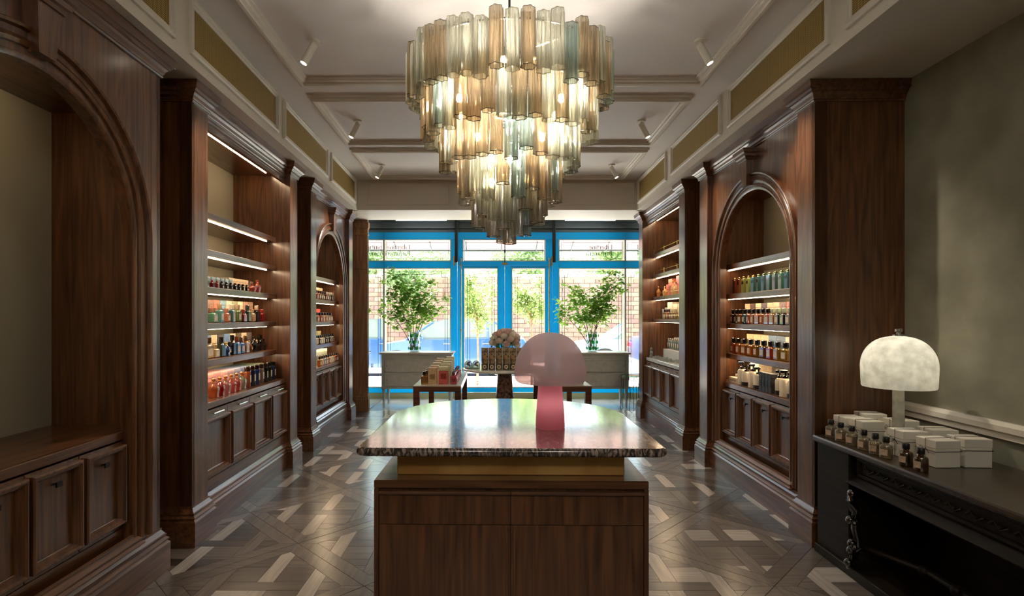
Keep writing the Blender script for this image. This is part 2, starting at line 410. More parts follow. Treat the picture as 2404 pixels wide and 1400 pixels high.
# ceiling
ceil = struct('ceiling', B().box(-2.6, 2.9, -3.2, 7.86, ZC, ZC + 0.15), 'ceil')
cprof = [(0, ZC + .01), (0, ZC - .018), (.018, ZC - .024), (.018, ZC - .040), (.032, ZC - .046), (.052, ZC - .046), (.052, ZC - .030), (.075, ZC - .026), (.075, ZC - .012), (.098, ZC - .008), (.098, ZC + .01)]
for k, (y0, y1, xl, xr) in enumerate([(1.74, 4.575, -1.58, 1.74), (4.83, 6.15, -1.645, 1.80), (6.35, 7.66, -1.675, 1.85), (-1.4, 1.50, -1.52, 1.67)]):
    dx = 0.0227 * (y1 - y0) / 2
    path = [(xl + dx, y0), (xl - dx, y1), (xr + dx, y1), (xr - dx, y0)]
    struct('trim_%d' % (k + 2), B().sweep(path, cprof, closed=True), 'paint')
# bulkheads down both sides with framed mesh panels
def bulkhead(n, fr, sgn, spans):
    t0, t1 = (-3.1, 7.9) if sgn > 0 else (-7.9, 3.1)
    o = struct('trim_%d' % n, B().box(t0, t1, -.08, D + .05, ZS, ZC + .06), 'paint', frame=fr)
    lip = [(0, ZS + .0), (.012, ZS + .0), (.012, ZS + .02), (0, ZS + .03)]
    for a, c in spans:
        if sgn < 0: a, c = -c, -a
        z0, z1 = ZS + .065, ZC - .025
        part('panel_frame', B().sweep([(a, z0), (c, z0), (c, z1), (a, z1)], [(-q, h) for q, h in [(0, -.078), (0, -.098), (.010, -.106), (.018, -.106), (.022, -.097), (.034, -.097), (.040, -.088), (.048, -.088), (.048, -.078)]], closed=True, plane='xz'), 'paint', o)
        part('mesh_panel', B().box(a + .045, c - .045, -.086, -.070, z0 + .045, z1 - .045), 'cane', o)
    return o
bulkhead(6, FL, 1, [(-1.45, -.05), (.14, 1.54), (1.70, 3.13), (3.30, 4.74), (4.88, 6.27), (6.43, 7.70)])
bulkhead(7, FR, -1, [(-1.45, -.05), (.14, 1.54), (1.62, 3.03), (3.19, 4.63), (4.79, 6.20), (6.40, 7.74)])
# cross beam over the window bay
o = struct('trim_8', B().box(-2.6, 2.9, 7.85, 8.65, ZS, ZC + .3), 'paint')
for a, c in [(-1.80, -.60), (-.45, .78), (.93, 2.05)]:
    part('panel_frame', B().sweep([(a, ZS + .07), (c, ZS + .07), (c, ZC - .03), (a, ZC - .03)], [(0, 7.852), (0, 7.842), (-.012, 7.838), (-.024, 7.842), (-.024, 7.852)], closed=True, plane='xz'), 'paint', o)

# floor: diagonal panels of framed basket weave, each board its own piece
floor = struct('floor', B().box(-2.7, 2.95, -3.2, 8.65, -.12, -.014), plain('floor_joint', (0.012, 0.009, 0.007, 1), 0.9))
def clip(poly, a, b_, c):            # keep a*x+b*y<=c
    out = []
    for i in range(len(poly)):
        p, q = poly[i - 1], poly[i]
        dp, dq = a * p[0] + b_ * p[1] - c, a * q[0] + b_ * q[1] - c
        if (dp <= 0) != (dq <= 0):
            t = dp / (dp - dq); out.append((p[0] + (q[0] - p[0]) * t, p[1] + (q[1] - p[1]) * t))
        if dq <= 0: out.append(q)
    return out
def area(p): return abs(sum(p[i - 1][0] * p[i][1] - p[i][0] * p[i - 1][1] for i in range(len(p)))) / 2
PS = 1.14 / math.sqrt(2)   # panel side
FB = 0.088                 # frame board
random.seed(4)
pieces = []
s2 = 1 / math.sqrt(2)
for k in range(-6, 10):
    for m_ in range(-6, 10):
        # u=(X+Y)/sqrt2, v=(Y-X)/sqrt2
        u0 = (2.32 + 1.14 * k) * s2; v0 = (2.60 + 1.14 * m_) * s2
        uc, vc = u0 + PS / 2, v0 + PS / 2
        X, Y = (uc - vc) * s2, (uc + vc) * s2
        if not (-2.7 < X < 3.0 and .6 < Y < 9.2): continue
        U = lambda u, v: ((u - v) * s2, (u + v) * s2)
        def uvpoly(ps, tone, gr): pieces.append(([U(*p) for p in ps], tone, gr))
        g = 0.0016
        tones = lambda: random.choice(['mid', 'mid', 'mid', 'dark'])
        a, c = u0 + g, u0 + PS - g; d, e = v0 + g, v0 + PS - g
        # frame: two long, two short boards
        uvpoly([(a, d), (c, d), (c - FB, d + FB), (a + FB, d + FB)], tones(), 'x')
        uvpoly([(a, e), (a + FB, e - FB), (c - FB, e - FB), (c, e)], tones(), 'x')
        uvpoly([(a, d), (a + FB, d + FB), (a + FB, e - FB), (a, e)], tones(), 'y')
        uvpoly([(c, d), (c, e), (c - FB, e - FB), (c - FB, d + FB)], tones(), 'y')
        ins = [(1 * s2, 1 * s2, c - FB - g), (-s2, -s2, -(a + FB + g)), (-s2, s2, e - FB - g), (s2, -s2, -(d + FB + g))]
        w = .092; per = .092 * 3
        def addp(poly, tone, gr):
            for A_, B_, C_ in ins:
                poly = clip(poly, A_, B_, C_)
                if len(poly) < 3: return
            if area(poly) > 2e-4: pieces.append((poly, tone, gr))
        rng = range(-3, 4)
        for i in rng:
            for j in rng:
                px, py = X + i * per, Y + j * per      # crossing centre
                over = (i + j) % 2 == 0
                h = w / 2 - g / 2; q = per - w / 2 - g / 2
                # strips run from the crossing to the next one
                if over:   # the x-strip passes over
                    addp([(px - q, py - h), (px + q, py - h), (px + q, py + h), (px - q, py + h)], random.choice(['dark', 'mid', 'dark', 'mid']), 'x')
                else:
                    addp([(px - h, py - q), (px + h, py - q), (px + h, py + q), (px - h, py + q)], random.choice(['pale', 'pale', 'mid']), 'y')
                # filler square, split in two boards
                fx0, fx1, fy0, fy1 = px + h + g, px + per - h - g, py + h + g, py + per - h - g
                tn = random.choice(['mid', 'dark', 'pale', 'mid', 'dark'])
                addp([(fx0, fy0), (fx1, fy0), (fx1, fy1), (fx0, fy1)], tn, 'x')
keep = []
for poly, tone, gr in pieces:
    for A_, B_, C_ in [(0, 1, 8.645), (0, -1, 0), (-1, -.0227, 1.842 + .62), (1, -.0227, 1.99 + .62)]:
        poly = clip(poly, A_, B_, C_)
        if len(poly) < 3: break
    if len(poly) >= 3 and area(poly) > 3e-4:
        cx = sum(p[0] for p in poly) / len(poly); cyy = sum(p[1] for p in poly) / len(poly)
        vis = abs(cx - .07) < 1.98 + .0227 * cyy and cyy > 2.75 and not (-.45 < cx < .62 and cyy < 3.9) and not (-.35 < cx < .5 and cyy < 5.2)
        keep.append((0 if vis else 1, cyy, poly, tone, gr))
keep.sort(key=lambda k: (k[0], k[1]))
rest = B(); rmi = []; fmn = ['fl_%s_%s' % (t, g) for t in fl_tones for g in 'xy']
for idx, (nv, cyy, poly, tone, gr) in enumerate(keep):
    n = len(poly); cx = sum(p[0] for p in poly) / n; cc = sum(p[1] for p in poly) / n
    lo = 1 - .0008 / 1
    rr = random.uniform(-.0006, .0004)
    top = [(cx + (x - cx) * .995, cc + (y - cc) * .995) for x, y in poly]
    vs_ = [(x, y, -.013) for x, y in poly] + [(x, y, -.0012 + rr) for x, y in poly] + [(x, y, rr) for x, y in top]
    fs = [tuple(range(2 * n, 3 * n))] + [(i, (i + 1) % n, n + (i + 1) % n, n + i) for i in range(n)] + [(n + i, n + (i + 1) % n, 2 * n + (i + 1) % n, 2 * n + i) for i in range(n)]
    if idx < 300:
        part('floor_board', B().add(vs_, fs), 'fl_%s_%s' % (tone, gr), floor)
    else:
        rest.add(vs_, fs); rmi += [fmn.index('fl_%s_%s' % (tone, gr))] * len(fs)
put('floor_boards_beyond', mesh('floor_boards_beyond', rest, fmn, fm=rmi), floor, kind='stuff')

# window bay: pale stone floor, dark ceiling, mirrored side walls
bay = struct('floor_bay', B().box(-2.7, 2.95, 8.655, YF + .3, -.12, .0), 'marble_w')
for x in (-1.4, -.7, 0, .7, 1.4, 2.1): part('joint', B().box(x - .002, x + .002, 8.66, YF, -.001, .0008), 'steel', bay)
struct('ceiling_bay', B().box(-2.7, 2.95, 8.65, YF + .1, 3.42, 3.5), 'steel')
for k, (x0, x1) in enumerate([(-2.3, -1.97), (2.43, 2.8)]):
    mx = x1 if k == 0 else x0
    ow = struct('wall_bay_%s' % ('left' if k == 0 else 'right'), B().box(x0, x1, 8.66, YF + .25, 0, 3.45), 'plaster')
    e = .004 if k == 0 else -.004
    part('mirror_sheet', B().box(min(mx, mx + e), max(mx, mx + e), 8.70, YF - .002, .01, 3.40), 'mirror', ow)
# oak piers closing the bay off from the shop
pier = struct('wall_pier', B().box(-2.62, -1.975, 8.64, 8.72, 0, ZS), 'wood_warm')
part('capital', B().sweep([(-2.6, 8.64), (-1.975, 8.64), (-1.975, 8.72)], [(0, 2.78), (.012, 2.79), (.012, 2.81), (.004, 2.82), (.004, 2.88), (.016, 2.90), (.022, 2.94), (.022, 2.99), (0, 2.99)]), 'wood_warm', pier)
part('base', B().sweep([(-2.6, 8.64), (-1.975, 8.64), (-1.975, 8.72)], [(0, .0), (.022, .0), (.022, .18), (.014, .20), (.014, .22), (.006, .24), (.006, .27), (0, .28)]), 'wood_warm', pier)
part('joint', B().box(-2.6, -1.975, 8.637, 8.641, 2.245, 2.249), 'black', pier)
struct('wall_pier_right', B().box(2.40, 2.95, 8.64, 8.72, 0, ZS), 'wood_warm')
# steel beam with bar lights in the bay
for k, (x0, x1) in enumerate([(-1.69, -.80), (1.29, 2.17)]):
    t = empty('bar_light', ['slim linear light bar over the left shop window', 'slim linear light bar over the right shop window'][k], 'light', ((x0 + x1) / 2, 9.60, 3.20))
    hw = (x1 - x0) / 2
    part('housing', B().box(-hw - .03, hw + .03, -.03, .03, .01, .05), 'white', t)
    part('diffuser', B().box(-hw, hw, -.022, .022, -.012, .01), 'tube_light', t)
    part('hanger', B().box(-hw + .1, -hw + .115, -.004, .004, .05, .22), 'steel', t); part('hanger', B().box(hw - .115, hw - .1, -.004, .004, .05, .22), 'steel', t)

# ------------------------------------------------------------------ shopfront
fz = dict(top=3.03, tt=2.90, tb=2.50, dt=2.38, pb=.20, bb=.11)
P = lambda px: (px - 1155) / 1280 * YF
front = struct('wall_front', B().box(-2.6, 2.9, YF + .0, YF + .14, 3.03, 3.6), 'steel')
part('lintel_ledge', B().box(-1.97, 2.43, YF - .06, YF, 3.10, 3.13), 'steel', front)
part('lintel_ledge', B().box(-1.97, 2.43, YF - .03, YF, 3.22, 3.24), 'steel', front)
part('plinth_step', B().box(-1.97, 2.43, YF - .02, YF + .16, 0.0, .105), plain('limestone', rgb(176, 168, 128), 0.7), front)
def bars(rects, nm='blue_frame', mat='blue', par=front, y0=YF - .03, y1=YF + .05):
    for x0, x1, z0, z1 in rects: part(nm, B().bbox(x0, x1, y0, y1, z0, z1, .003), mat, par)
xw0, xw1, xd0, xm, xd1, xw2, xw3 = -1.968, P(1059), P(1074), P(1185), P(1296), P(1311), 2.428
bars([(xw0, xw3, fz['tt'], fz['top'])])                                 # head rail
bars([(xw0, xw1, fz['dt'], fz['tb']), (xd0 - .0, xd1 + .0, 2.425, fz['tb']), (xw2, xw3, fz['dt'], fz['tb'])], 'transom_rail')
bars([(xw1, xd0 - .006, .105, fz['tt']), (xd1 + .006, xw2, .105, fz['tt'])], 'mullion')
bars([(xd0 - .006, P(1087), fz['tb'], fz['tt']), (P(1281), xd1 + .006, fz['tb'], fz['tt'])], 'mullion')
bars([(xw0, xw1, fz['bb'], fz['pb']), (xw2, xw3, fz['bb'], fz['pb'])], 'bottom_rail')
# windows: number, x range, z range, has corner keys
def keyline(o, x0, x1, z0, z1, keys=True, y=YF + .006):
    """thin black border lines on the glass with square keyed corners"""
    bb = B(); t = .0035; g = .045; k = .10
    def rect(a, c, d, e):
        bb.box(a, c, y - .001, y + .001, d - t, d + t); bb.box(a, c, y - .001, y + .001, e - t, e + t)
        bb.box(a - t, a + t, y - .001, y + .001, d, e); bb.box(c - t, c + t, y - .001, y + .001, d, e)
    if not keys: rect(x0 + .035, x1 - .035, z0 + .03, z1 - .03)
    else:
        a, c, d, e = x0 + .05, x1 - .05, z0 + .05, z1 - .05
        for q in (0, g):
            aa, cc, dd, ee = a + q, c - q, d + q, e - q
            kk = .10
            for sx_, ex in ((aa, a + .0), (cc, c)):
                bb.box(min(sx_, sx_) - t, sx_ + t, y - .001, y + .001, d + kk, e - kk)
            for sz_ in (dd, ee): bb.box(a + kk, c - kk, y - .001, y + .001, sz_ - t, sz_ + t)
        for cx_, sx_ in ((a, 1), (c, -1)):
            for cz_, sz_ in ((d, 1), (e, -1)):
                # small square of the key, set in from the corner
                rect(*sorted((cx_ + .045 * sx_, cx_ + kk * sx_)), *sorted((cz_ + .045 * sz_, cz_ + kk * sz_)))
                bb.box(*sorted((cx_ - t * sx_, cx_ + .045 * sx_)), y - .001, y + .001, cz_ + kk * sz_ - t, cz_ + kk * sz_ + t)
                bb.box(cx_ + kk * sx_ - t, cx_ + kk * sx_ + t, y - .001, y + .001, *sorted((cz_ - t * sz_, cz_ + .045 * sz_)))
    return part('border_line', bb, 'black', o)
wins = []
def window(n, x0, x1, z0, z1, keys, light_edge=True):
    bd = B(); w = .018  # white rim paints the bright line of light around the pane
    bd.box(x0, x1, YF - .036, YF + .03, z0, z0 + w).box(x0, x1, YF - .036, YF + .03, z1 - w, z1).box(x0, x0 + w, YF - .036, YF + .03, z0 + w, z1 - w).box(x1 - w, x1, YF - .036, YF + .03, z0 + w, z1 - w)
    o = struct('window_%d' % n, bd, 'white')
    part('pane', B().add([(x0 + .002, YF + .01, z0 + .002), (x1 - .002, YF + .01, z0 + .002), (x1 - .002, YF + .01, z1 - .002), (x0 + .002, YF + .01, z1 - .002)], [(0, 1, 2, 3)]), 'pane', o)
    keyline(o, x0 + w, x1 - w, z0 + w, z1 - w, keys)
    wins.append(o); return o
w1 = window(1, xw0, xw1, fz['pb'], fz['dt'], True)
w2 = window(2, xw2, xw3, fz['pb'], fz['dt'], True)
w3 = window(3, xw0, xw1, fz['tb'], fz['tt'], False)
w4 = window(4, P(1088), P(1280), fz['tb'], fz['tt'], False)
w5 = window(5, xw2, xw3, fz['tb'], fz['tt'], False)
for k, (x0, x1, g0, g1) in enumerate([(xd0, xm - .002, P(1089), P(1169)), (xm + .002, xd1, P(1201), P(1280))]):
    fb = B(); y0, y1 = YF - .025, YF + .035
    fb.box(x0, g0, y0, y1, .115, 2.42).box(g1, x1, y0, y1, .115, 2.42).box(g0, g1, y0, y1, fz['dt'], 2.42).box(g0, g1, y0, y1, .115, .20)
    o = struct('door_%d' % (k + 1), fb, 'blue')
    part('pane', B().add([(g0, YF + .01, .2), (g1, YF + .01, .2), (g1, YF + .01, 2.38), (g0, YF + .01, 2.38)], [(0, 1, 2, 3)]), 'pane', o)
    w = .014; bd = B()  # white strips paint the bright light edge round the door glass
    bd.box(g0, g1, y0 - .006, y1, .2, .2 + w).box(g0, g1, y0 - .006, y1, 2.38 - w, 2.38).box(g0, g0 + w, y0 - .006, y1, .2 + w, 2.38 - w).box(g1 - w, g1, y0 - .006, y1, .2 + w, 2.38 - w)
    part('pane_light_edge', bd, 'white', o)
    keyline(o, g0 + w, g1 - w, .2 + w, 2.38 - w)
    hx = P(1083) if k == 0 else P(1288.5)
    rod = B().tube([(hx, y0 - .045, .30), (hx, y0 - .045, 2.52)], .011, 10).ball((hx, y0 - .045, 2.54), .018)
    for z in (.34, 1.25, 2.42): rod.tube([(hx, y0 - .045, z), (hx, y0, z)], .008, 8).lathe([(.018, z - .015), (.018, z + .015)], 10, (hx, y0 - .045, 0))
    part('bolt_rod', rod, 'brass_b', o, True)
    kx = xm - .055 if k == 0 else xm + .055
    part('knob', B().ball((kx, y0 - .04, .17), .03).tube([(kx, y0 - .03, .17), (kx, y0, .17)], .014), 'brass_b', o, True)
# vertical channels on the mullions
for k, px in enumerate((1071, 1299)):
    x = P(px)
    t = empty('blind_channel', ['dark upright blind channel left of the shop doors', 'dark upright blind channel right of the shop doors'][k], 'blind fitting', (x, YF - .06, 2.42))
    part('channel', B().box(-.022, .022, -.02, .02, .06, .96), 'darkmetal', t)
    part('guide', B().box(.026, .038, -.015, .015, .06, .96), 'steel', t)
    part('weight', B().bbox(-.045, -.018, -.02, .02, 0, .17, .004), 'brass', t)
o = empty('door_closer', 'small brass latch at the head of the double doors', 'latch', (xm, YF - .05, 2.455))
part('body', B().bbox(-.05, .05, -.015, .02, -.02, .02), 'brass', o)
part('rod', B().tube([(0, 0, .02), (0, 0, .42)], .008), 'darkmetal', o); part('stop', B().lathe([(.016, .20), (.016, .26)], 10), 'darkmetal', o)

# ------------------------------------------------------------------ built-in cabinets
SHELVES_SQ = [2.28, 2.00, 1.72, 1.45, 1.17]
SHELVES_AR = [2.00, 1.715, 1.43, 1.14]
def cabinet(label, frame, tc, L, arch, shelves, handles, flush=False, rails=False, stone=False, zl=.88):
    """x along the wall from -L/2 to L/2, y into the wall (0 = plinth line)"""
    t = empty('display_cabinet', label, 'cabinet', (tc, 0, 0), 0, frame, 'built-in oak cabinets along both walls')
    h = L / 2; pw = .21 if not flush else .085; hi = h - pw; yp = .04; yi = .095 if not flush else .042; ro, ri, zs = .78, .64, 1.92
    # sides, back
    for s_ in (-1, 1):
        part('side_panel', B().box(min(s_ * h, s_ * (h - .03)), max(s_ * h, s_ * (h - .03)), yp, D, 0, ZS - .005), 'wood', t)
        part('niche_side', B().box(min(s_ * hi, s_ * (hi + .02)), max(s_ * hi, s_ * (hi + .02)), yi + .02, D, .2, 2.94), 'wood', t)
        x0, x1 = sorted((s_ * h, s_ * hi))
        part('pilaster', B().bbox(x0 + .0, x1, yp, yi + .03, .22, ZS - .008, .003), 'wood', t)
    part('back_panel', B().box(-hi, hi, D - .02, D - .002, .2, 2.94), 'linen', t)
    ztop = 2.90 if not arch else 2.66
    part('niche_ceiling', B().box(-hi, hi, yi + .02, D - .02, ztop, ztop + .03), 'wood_h', t)
    strip = part('led_strip', B().box(-hi + .04 if not arch else -.42, hi - .10 if not arch else .42, .238, .245, ztop - .005, ztop + .002), 'led', t)
    outline = [(-h, D), (-h, yp), (-hi, yp), (-hi, yi), (hi, yi), (hi, yp), (h, yp), (h, D)] if not flush else [(-h, D), (-h, yp), (h, yp), (h, D)]
    zc = ZS - .125
    cp = [(0, zc), (.010, zc), (.014, zc + .008), (.010, zc + .016), (.016, zc + .022), (.022, zc + .040), (.034, zc + .052), (.040, zc + .055), (.040, zc + .062), (.052, zc + .070), (.060, zc + .074), (.060, zc + .080), (.056, zc + .084), (.064, zc + .118), (.064, ZS - .002), (0, ZS - .002)]
    part('cornice', B().sweep(outline, cp), 'wood_h', t)
    sp = [(0, 0), (yp - .0, 0), (yp, .160), (.024, .178), (.036, .180), (.036, .187), (.016, .206), (.026, .208), (.026, .214), (.020, .218), (.004, .244), (.008, .246), (.008, .252), (0, .254)]
    part('skirting', B().sweep(outline, sp), 'wood_h', t)
    if not arch:
        part('lintel', B().box(-hi, hi, yi, yi + .03, 2.83, ZS - .01), 'wood_h', t)
        part('lintel_moulding', B().sweep([(-hi, yi), (hi, yi)], [(0, 2.865), (.008, 2.868), (.010, 2.880), (.018, 2.886), (.018, 2.905), (0, 2.906)]), 'wood_h', t)
        part('base_board', B().box(-hi, hi, yi, yi + .03, .24, .33), 'wood_h', t)
        dx, z0, z1, yd = hi - .005, .335, zl - .055, yi
    else:
        bb = B(); n = 28
        arc = [(-ri * math.cos(PI * k / n), zs + ri * math.sin(PI * k / n)) for k in range(n + 1)]
        for y in (yi, yi + .03):
            bb.add([(-hi, y, .24), (-ri, y, .24), (-ri, y, zs), (-hi, y, zs)], [(0, 1, 2, 3)]); bb.add([(hi, y, .24), (ri, y, .24), (ri, y, zs), (hi, y, zs)], [(0, 1, 2, 3)])
            zt = ZS - .01
            vs_ = []; fs = []
            for k, (x, z) in enumerate(arc): vs_ += [(x, y, z), (x * hi / ri if True else x, y, zt)]
            for k in range(n): fs.append((2 * k, 2 * k + 1, 2 * k + 3, 2 * k + 2))
            bb.add(vs_, fs)
            bb.add([(-hi, y, zs), (-ri, y, zs), (-hi, y, zt)], [(0, 1, 2)]); bb.add([(hi, y, zs), (ri, y, zs), (hi, y, zt)], [(0, 1, 2)])
        part('arch_panel', bb, 'wood', t)
        # moulded architrave following the opening
        path = [(-ri, .27)] + arc + [(ri, .27)]
        ap = [(0, yi + .055), (0, yi - .004), (-.010, yi - .012), (-.022, yi - .014), (-.026, yi - .006), (-.052, yi - .006), (-.056, yi - .018), (-.072, yi - .024), (-.084, yi - .020), (-.092, yi - .010), (-.118, yi - .012), (-.124, yi - .030), (-.136, yi - .034), (-.140, yi - .030), (-.140, yi)]
        part('arch_moulding', B().sweep(path, ap, plane='xz'), 'wood', t, True)
        part('sill', B().sweep([(-ri - .02, yi + .12), (-ri - .02, yi), (ri + .02, yi), (ri + .02, yi + .12)], [(0, .250), (.040, .250), (.040, .258), (.022, .274), (.030, .277), (.030, .284), (.006, .304), (.010, .306), (.010, .314), (0, .318)]), 'wood_h', t)
        part('base_board', B().box(-ri, ri, yi + .04, yi + .06, .24, .36), 'wood_h', t)
        # keystone
        kb = B(); zk0, zk1 = 2.60, 2.81
        kb.add([(-.045, yi, zk0), (.045, yi, zk0), (.066, yi, zk1), (-.066, yi, zk1), (-.045, yi - .055, zk0), (.045, yi - .055, zk0), (.066, yi - .065, zk1), (-.066, yi - .065, zk1)],
               [(0, 1, 2, 3), (4, 7, 6, 5), (0, 4, 5, 1), (1, 5, 6, 2), (2, 6, 7, 3), (3, 7, 4, 0)])
        part('keystone', kb, 'wood', t)
        part('keystone_cap', B().sweep([(-.066, yi), (-.066, yi - .065), (.066, yi - .065), (.066, yi)], [(0, zk1), (.010, zk1), (.014, zk1 + .018), (.026, zk1 + .026), (.028, zk1 + .048), (.040, zk1 + .056), (.042, zk1 + .088), (0, zk1 + .090)]), 'wood_h', t)
        dx, z0, z1, yd = ri - .004, .362, zl - .055, yi + .045
    # worktop of the lower part
    part('ledge', B().bbox(-(hi if arch else hi), hi, yd if not arch else yd, D - .02, zl - .045, zl, .003) if not arch else B().bbox(-ri + .002, ri - .002, yd - .006, yi + .06, zl - .045, zl, .003).box(-hi, hi, yi + .06, D - .02, zl - .045, zl), 'wood_h' if not stone else 'marble_w', t)
    # four doors with raised frames
    w = 2 * dx / 4
    for k in range(4):
        x0, x1 = -dx + k * w + .003, -dx + (k + 1) * w - .003
        d = part('door', B().box(x0, x1, yd, yd + .02, z0, z1), 'wood', t)
        fr = .038; zt = z1 - (.055 if handles != 'knob' else .012)
        fp = [(0, yd), (0, yd - .030), (.006, yd - .037), (.013, yd - .037), (.017, yd - .028), (.026, yd - .026), (.034, yd - .006), (fr, yd - .004), (fr, yd)]
        e = .012 if w > .33 else .008
        part('door_frame', B().sweep([(x0 + e, z0 + .03), (x1 - e, z0 + .03), (x1 - e, zt), (x0 + e, zt)], [(-a, y) for a, y in fp], closed=True, plane='xz'), 'wood', d)
        xc = (x0 + x1) / 2
        if handles == 'bar':
            hz = z1 - .024
            part('handle', B().tube([(xc - .075, yd - .032, hz), (xc + .075, yd - .032, hz)], .0055, 8).tube([(xc - .05, yd - .03, hz), (xc - .05, yd, hz)], .004, 6).tube([(xc + .05, yd - .03, hz), (xc + .05, yd, hz)], .004, 6), 'chrome', d, True)
        elif handles == 'knob':
            hz = z1 - .085; xk = xc
            part('handle', B().tube([(xk, yd - .024, hz), (xk, yd, hz)], .005, 8).box(xk - .016, xk + .016, yd - .030, yd - .022, hz - .012, hz + .012).lathe([(.013, -.002), (.013, .0)], 10, (xk, yd - .001, hz)), 'darkmetal', d)
        else:
            hz = z1 - .026
            part('handle', B().tube([(xc - .02, yd - .018, hz + .004), (xc, yd - .022, hz), (xc + .02, yd - .018, hz + .004)], .005, 8).tube([(xc, yd - .02, hz), (xc, yd, hz)], .004, 6), 'darkmetal', d, True)
    # open shelves
    for z in shelves:
        s_ = part('shelf', B().bbox(-hi + .002, hi - .002, .18, D - .025, z - .048, z, .002), 'wood_h', t)
        part('led_strip', B().box(-hi + .03, hi - .09, .236, .243, z - .052, z - .046), 'led', s_)
        if rails:
            rb = B().tube([(-hi + .03, .195, z + .05), (hi - .03, .195, z + .05)], .004, 8)
            for x in (-hi + .05, -hi / 3, hi / 3, hi - .05): rb.tube([(x, .195, z), (x, .195, z + .055)], .0045, 8).ball((x, .195, z + .06), .007, 8)
            part('gallery_rail', rb, 'brass_b', s_, True)
    return t
cabs = {}
cabs['nearleft'] = cabinet('dark oak arched cabinet nearest the camera on the left wall, cut by the frame', FL, 2.31, 1.80, True, [], 'knob', flush=True)
cabs['leftsq'] = cabinet('dark oak square-topped cabinet with five lit shelves on the left wall', FL, 4.60, 2.06, False, SHELVES_SQ, 'bar')
cabs['leftarch'] = cabinet('narrow-looking arched oak cabinet at the far end of the left wall', FL, 7.08, 2.00, True, SHELVES_AR, 'knob', zl=.87)
cabs['rightarch'] = cabinet('large arched oak cabinet with keystone on the right wall beside the desk', FR, -4.62, 2.10, True, SHELVES_AR, 'knob', zl=.87)
cabs['rightsq'] = cabinet('square-topped oak cabinet with brass shelf rails at the far right', FR, -7.18, 2.10, False, [2.40, 2.10, 1.78, 1.465], 'bow', rails=True, stone=True, zl=.90)

